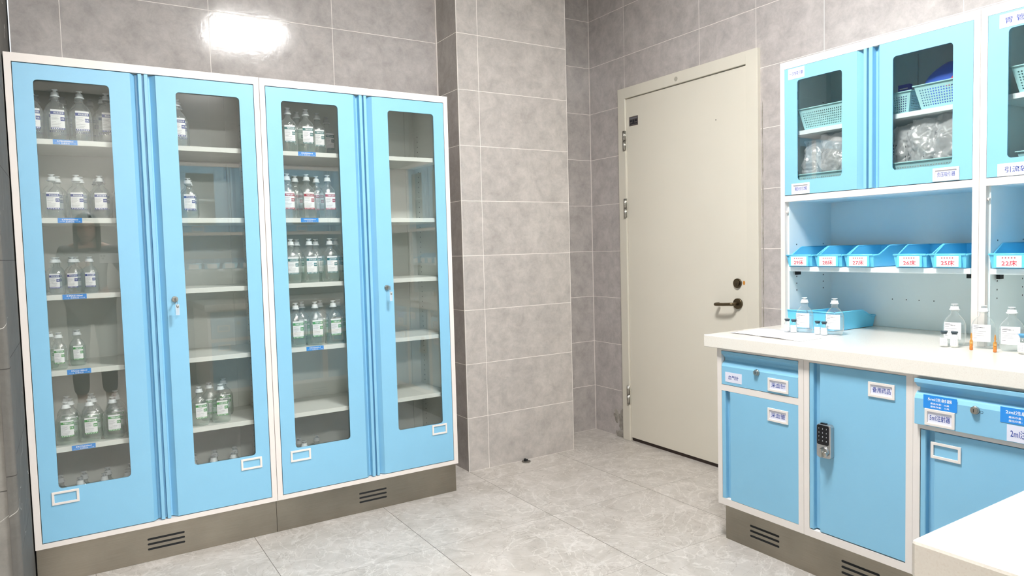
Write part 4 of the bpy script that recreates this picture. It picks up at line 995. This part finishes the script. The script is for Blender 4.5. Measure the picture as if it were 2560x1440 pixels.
for s_ in (-1, 1):
    mb = MB(); mb.loft([(0, .045, .12, 2.4), (.03, .046, .122, 2.4), (.06, .036, .09, 2.2), (.09, .03, .04, 2)], SHOE, 20, c=(s_*.105, .05)); mb.build('shoe', P)
# head: ellipsoid rings with brow, nose, lips, chin
def head(mb, c, mat):
    vs = []; nz, seg = 26, 36
    for j in range(nz+1):
        v = j/nz; a = math.pi*v; z = -math.cos(a)*.115; r = math.sin(a)
        for k in range(seg):
            t = 2*math.pi*k/seg; x = math.cos(t)*.074*r*(1 if z > 0 else 1-.22*(-z/.115)**1.5); y = math.sin(t)*.092*r
            if math.sin(t) > 0:
                fr = math.exp(-(x/.011)**2)
                y += fr*(.020*math.exp(-((z+.022)/.016)**2)+.010*math.exp(-((z-.0)/.02)**2))
                y += .006*math.exp(-(x/.022)**2)*math.exp(-((z+.056)/.007)**2)+.008*math.exp(-(x/.02)**2)*math.exp(-((z+.095)/.014)**2)
                y -= .007*(math.exp(-((x-.03)/.013)**2)+math.exp(-((x+.03)/.013)**2))*math.exp(-((z-.004)/.010)**2)
            vs.append((c[0]+x, c[1]+y, c[2]+z))
    mb.add(vs, [(j*seg+k, j*seg+(k+1) % seg, (j+1)*seg+(k+1) % seg, (j+1)*seg+k) for j in range(nz) for k in range(seg)], mat, True)
HC = (0, .05, 1.475)
mb = MB(); head(mb, HC, SKIN)
for s_ in (-1, 1): mb.loft([(HC[2]-.03, .004, .012, 2), (HC[2], .008, .018, 2), (HC[2]+.028, .005, .012, 2)], SKIN, 12, c=(s_*.076, HC[1]-.008))
hd = mb.build('head', P)
for s_ in (-1, 1):
    mb = MB(); mb.loft([(HC[2]+.000, .010, .004, 2), (HC[2]+.004, .013, .006, 2), (HC[2]+.008, .010, .004, 2)], pmat('eye', (60, 45, 40), rough=.2), 14, c=(s_*.03, HC[1]+.081)); mb.build('eye', hd)
    mb = MB(); mb.box(s_*.03-.016, s_*.03+.016, HC[1]+.082, HC[1]+.087, HC[2]+.022, HC[2]+.027, HAIR); mb.build('eyebrow', hd)
mb = MB(); mb.loft([(HC[2]-.062, .012, .004, 2), (HC[2]-.057, .022, .007, 2), (HC[2]-.052, .014, .004, 2)], pmat('lips', (176, 92, 92), rough=.5), 16, c=(0, HC[1]+.080)); mb.build('mouth', hd)
mb = MB(); vs = []; seg, nz = 36, 20
for j in range(nz+1):
    v = j/nz; z = .125-.30*v; rr = math.sin(math.acos(max(-1, min(1, z/.127)))) if z > 0 else 1.0
    for k in range(seg):
        t = math.pi*(.30)+(2*math.pi-.60*math.pi+.0)*k/(seg-1)+math.pi*.0
        t = math.pi/2+math.pi*.27*(0 if z > .055 else 1)+(2*math.pi-(math.pi*.54 if z <= .055 else 0))*k/(seg-1)
        vs.append((HC[0]+math.cos(t)*(.084*rr), HC[1]-.006+math.sin(t)*(.100*rr if z > -.06 else .085), HC[2]+z))
mb.add(vs, [(j*seg+k, j*seg+k+1, (j+1)*seg+k+1, (j+1)*seg+k) for j in range(nz) for k in range(seg-1)], HAIR, True)
o = mb.build('hair', P); sd = o.modifiers.new('t', 'SOLIDIFY'); sd.thickness = .012; sd.offset = 1
# hands: palm and five fingers each, holding the phone between them
def hand(side, wx, wy, wz):
    js = [(wx, wy, wz, .022), (wx-side*.01, wy+.035, wz+.010, (.026, .014)), (wx-side*.015, wy+.065, wz+.014, (.028, .013))]; ed = [(0, 1), (1, 2)]
    for f, (dz, L) in enumerate(((.030, .9), (.012, 1.0), (-.006, .95), (-.022, .75))):
        b = len(js); x0, y0, z0 = wx-side*.015, wy+.066, wz+.014+dz
        js += [(x0, y0, z0, .009), (x0-side*.014*L, y0+.018*L, z0, .0085), (x0-side*.034*L, y0+.016*L, z0-.001, .008), (x0-side*.048*L, y0+.006, z0-.002, .007)]
        ed += [(2, b), (b, b+1), (b+1, b+2), (b+2, b+3)]
    b = len(js); js += [(wx-side*.022, wy+.040, wz-.010, .011), (wx-side*.042, wy+.050, wz+.006, .009), (wx-side*.056, wy+.054, wz+.016, .008)]; ed += [(1, b), (b, b+1), (b+1, b+2)]
    o = skin_mesh('hand', js, ed, SKIN, 0, 1)
hand(1, .385, .225, 1.222)
hand(-1, .055, .225, 1.205) if False else None
PH = empty('mobile_phone', (-1.765, -3.668, 1.2377), label='white mobile phone held sideways by the reflected person, mirrored faintly in the leftmost glass', cat='phone')
mb = MB(); mb.box(-.080, .080, -.004, .004, -.037, .037, pmat('white_phone_back', (228, 226, 224), rough=.3)); mb.build('phone_body', PH, bevel=.003)
mb = MB()
for dx, dz in ((-.066, .02), (-.046, .02), (-.056, .0)): mb.cyl((dx, .004, dz), (dx, .006, dz), .008, DARK, 18)
mb.build('camera_lenses', PH)
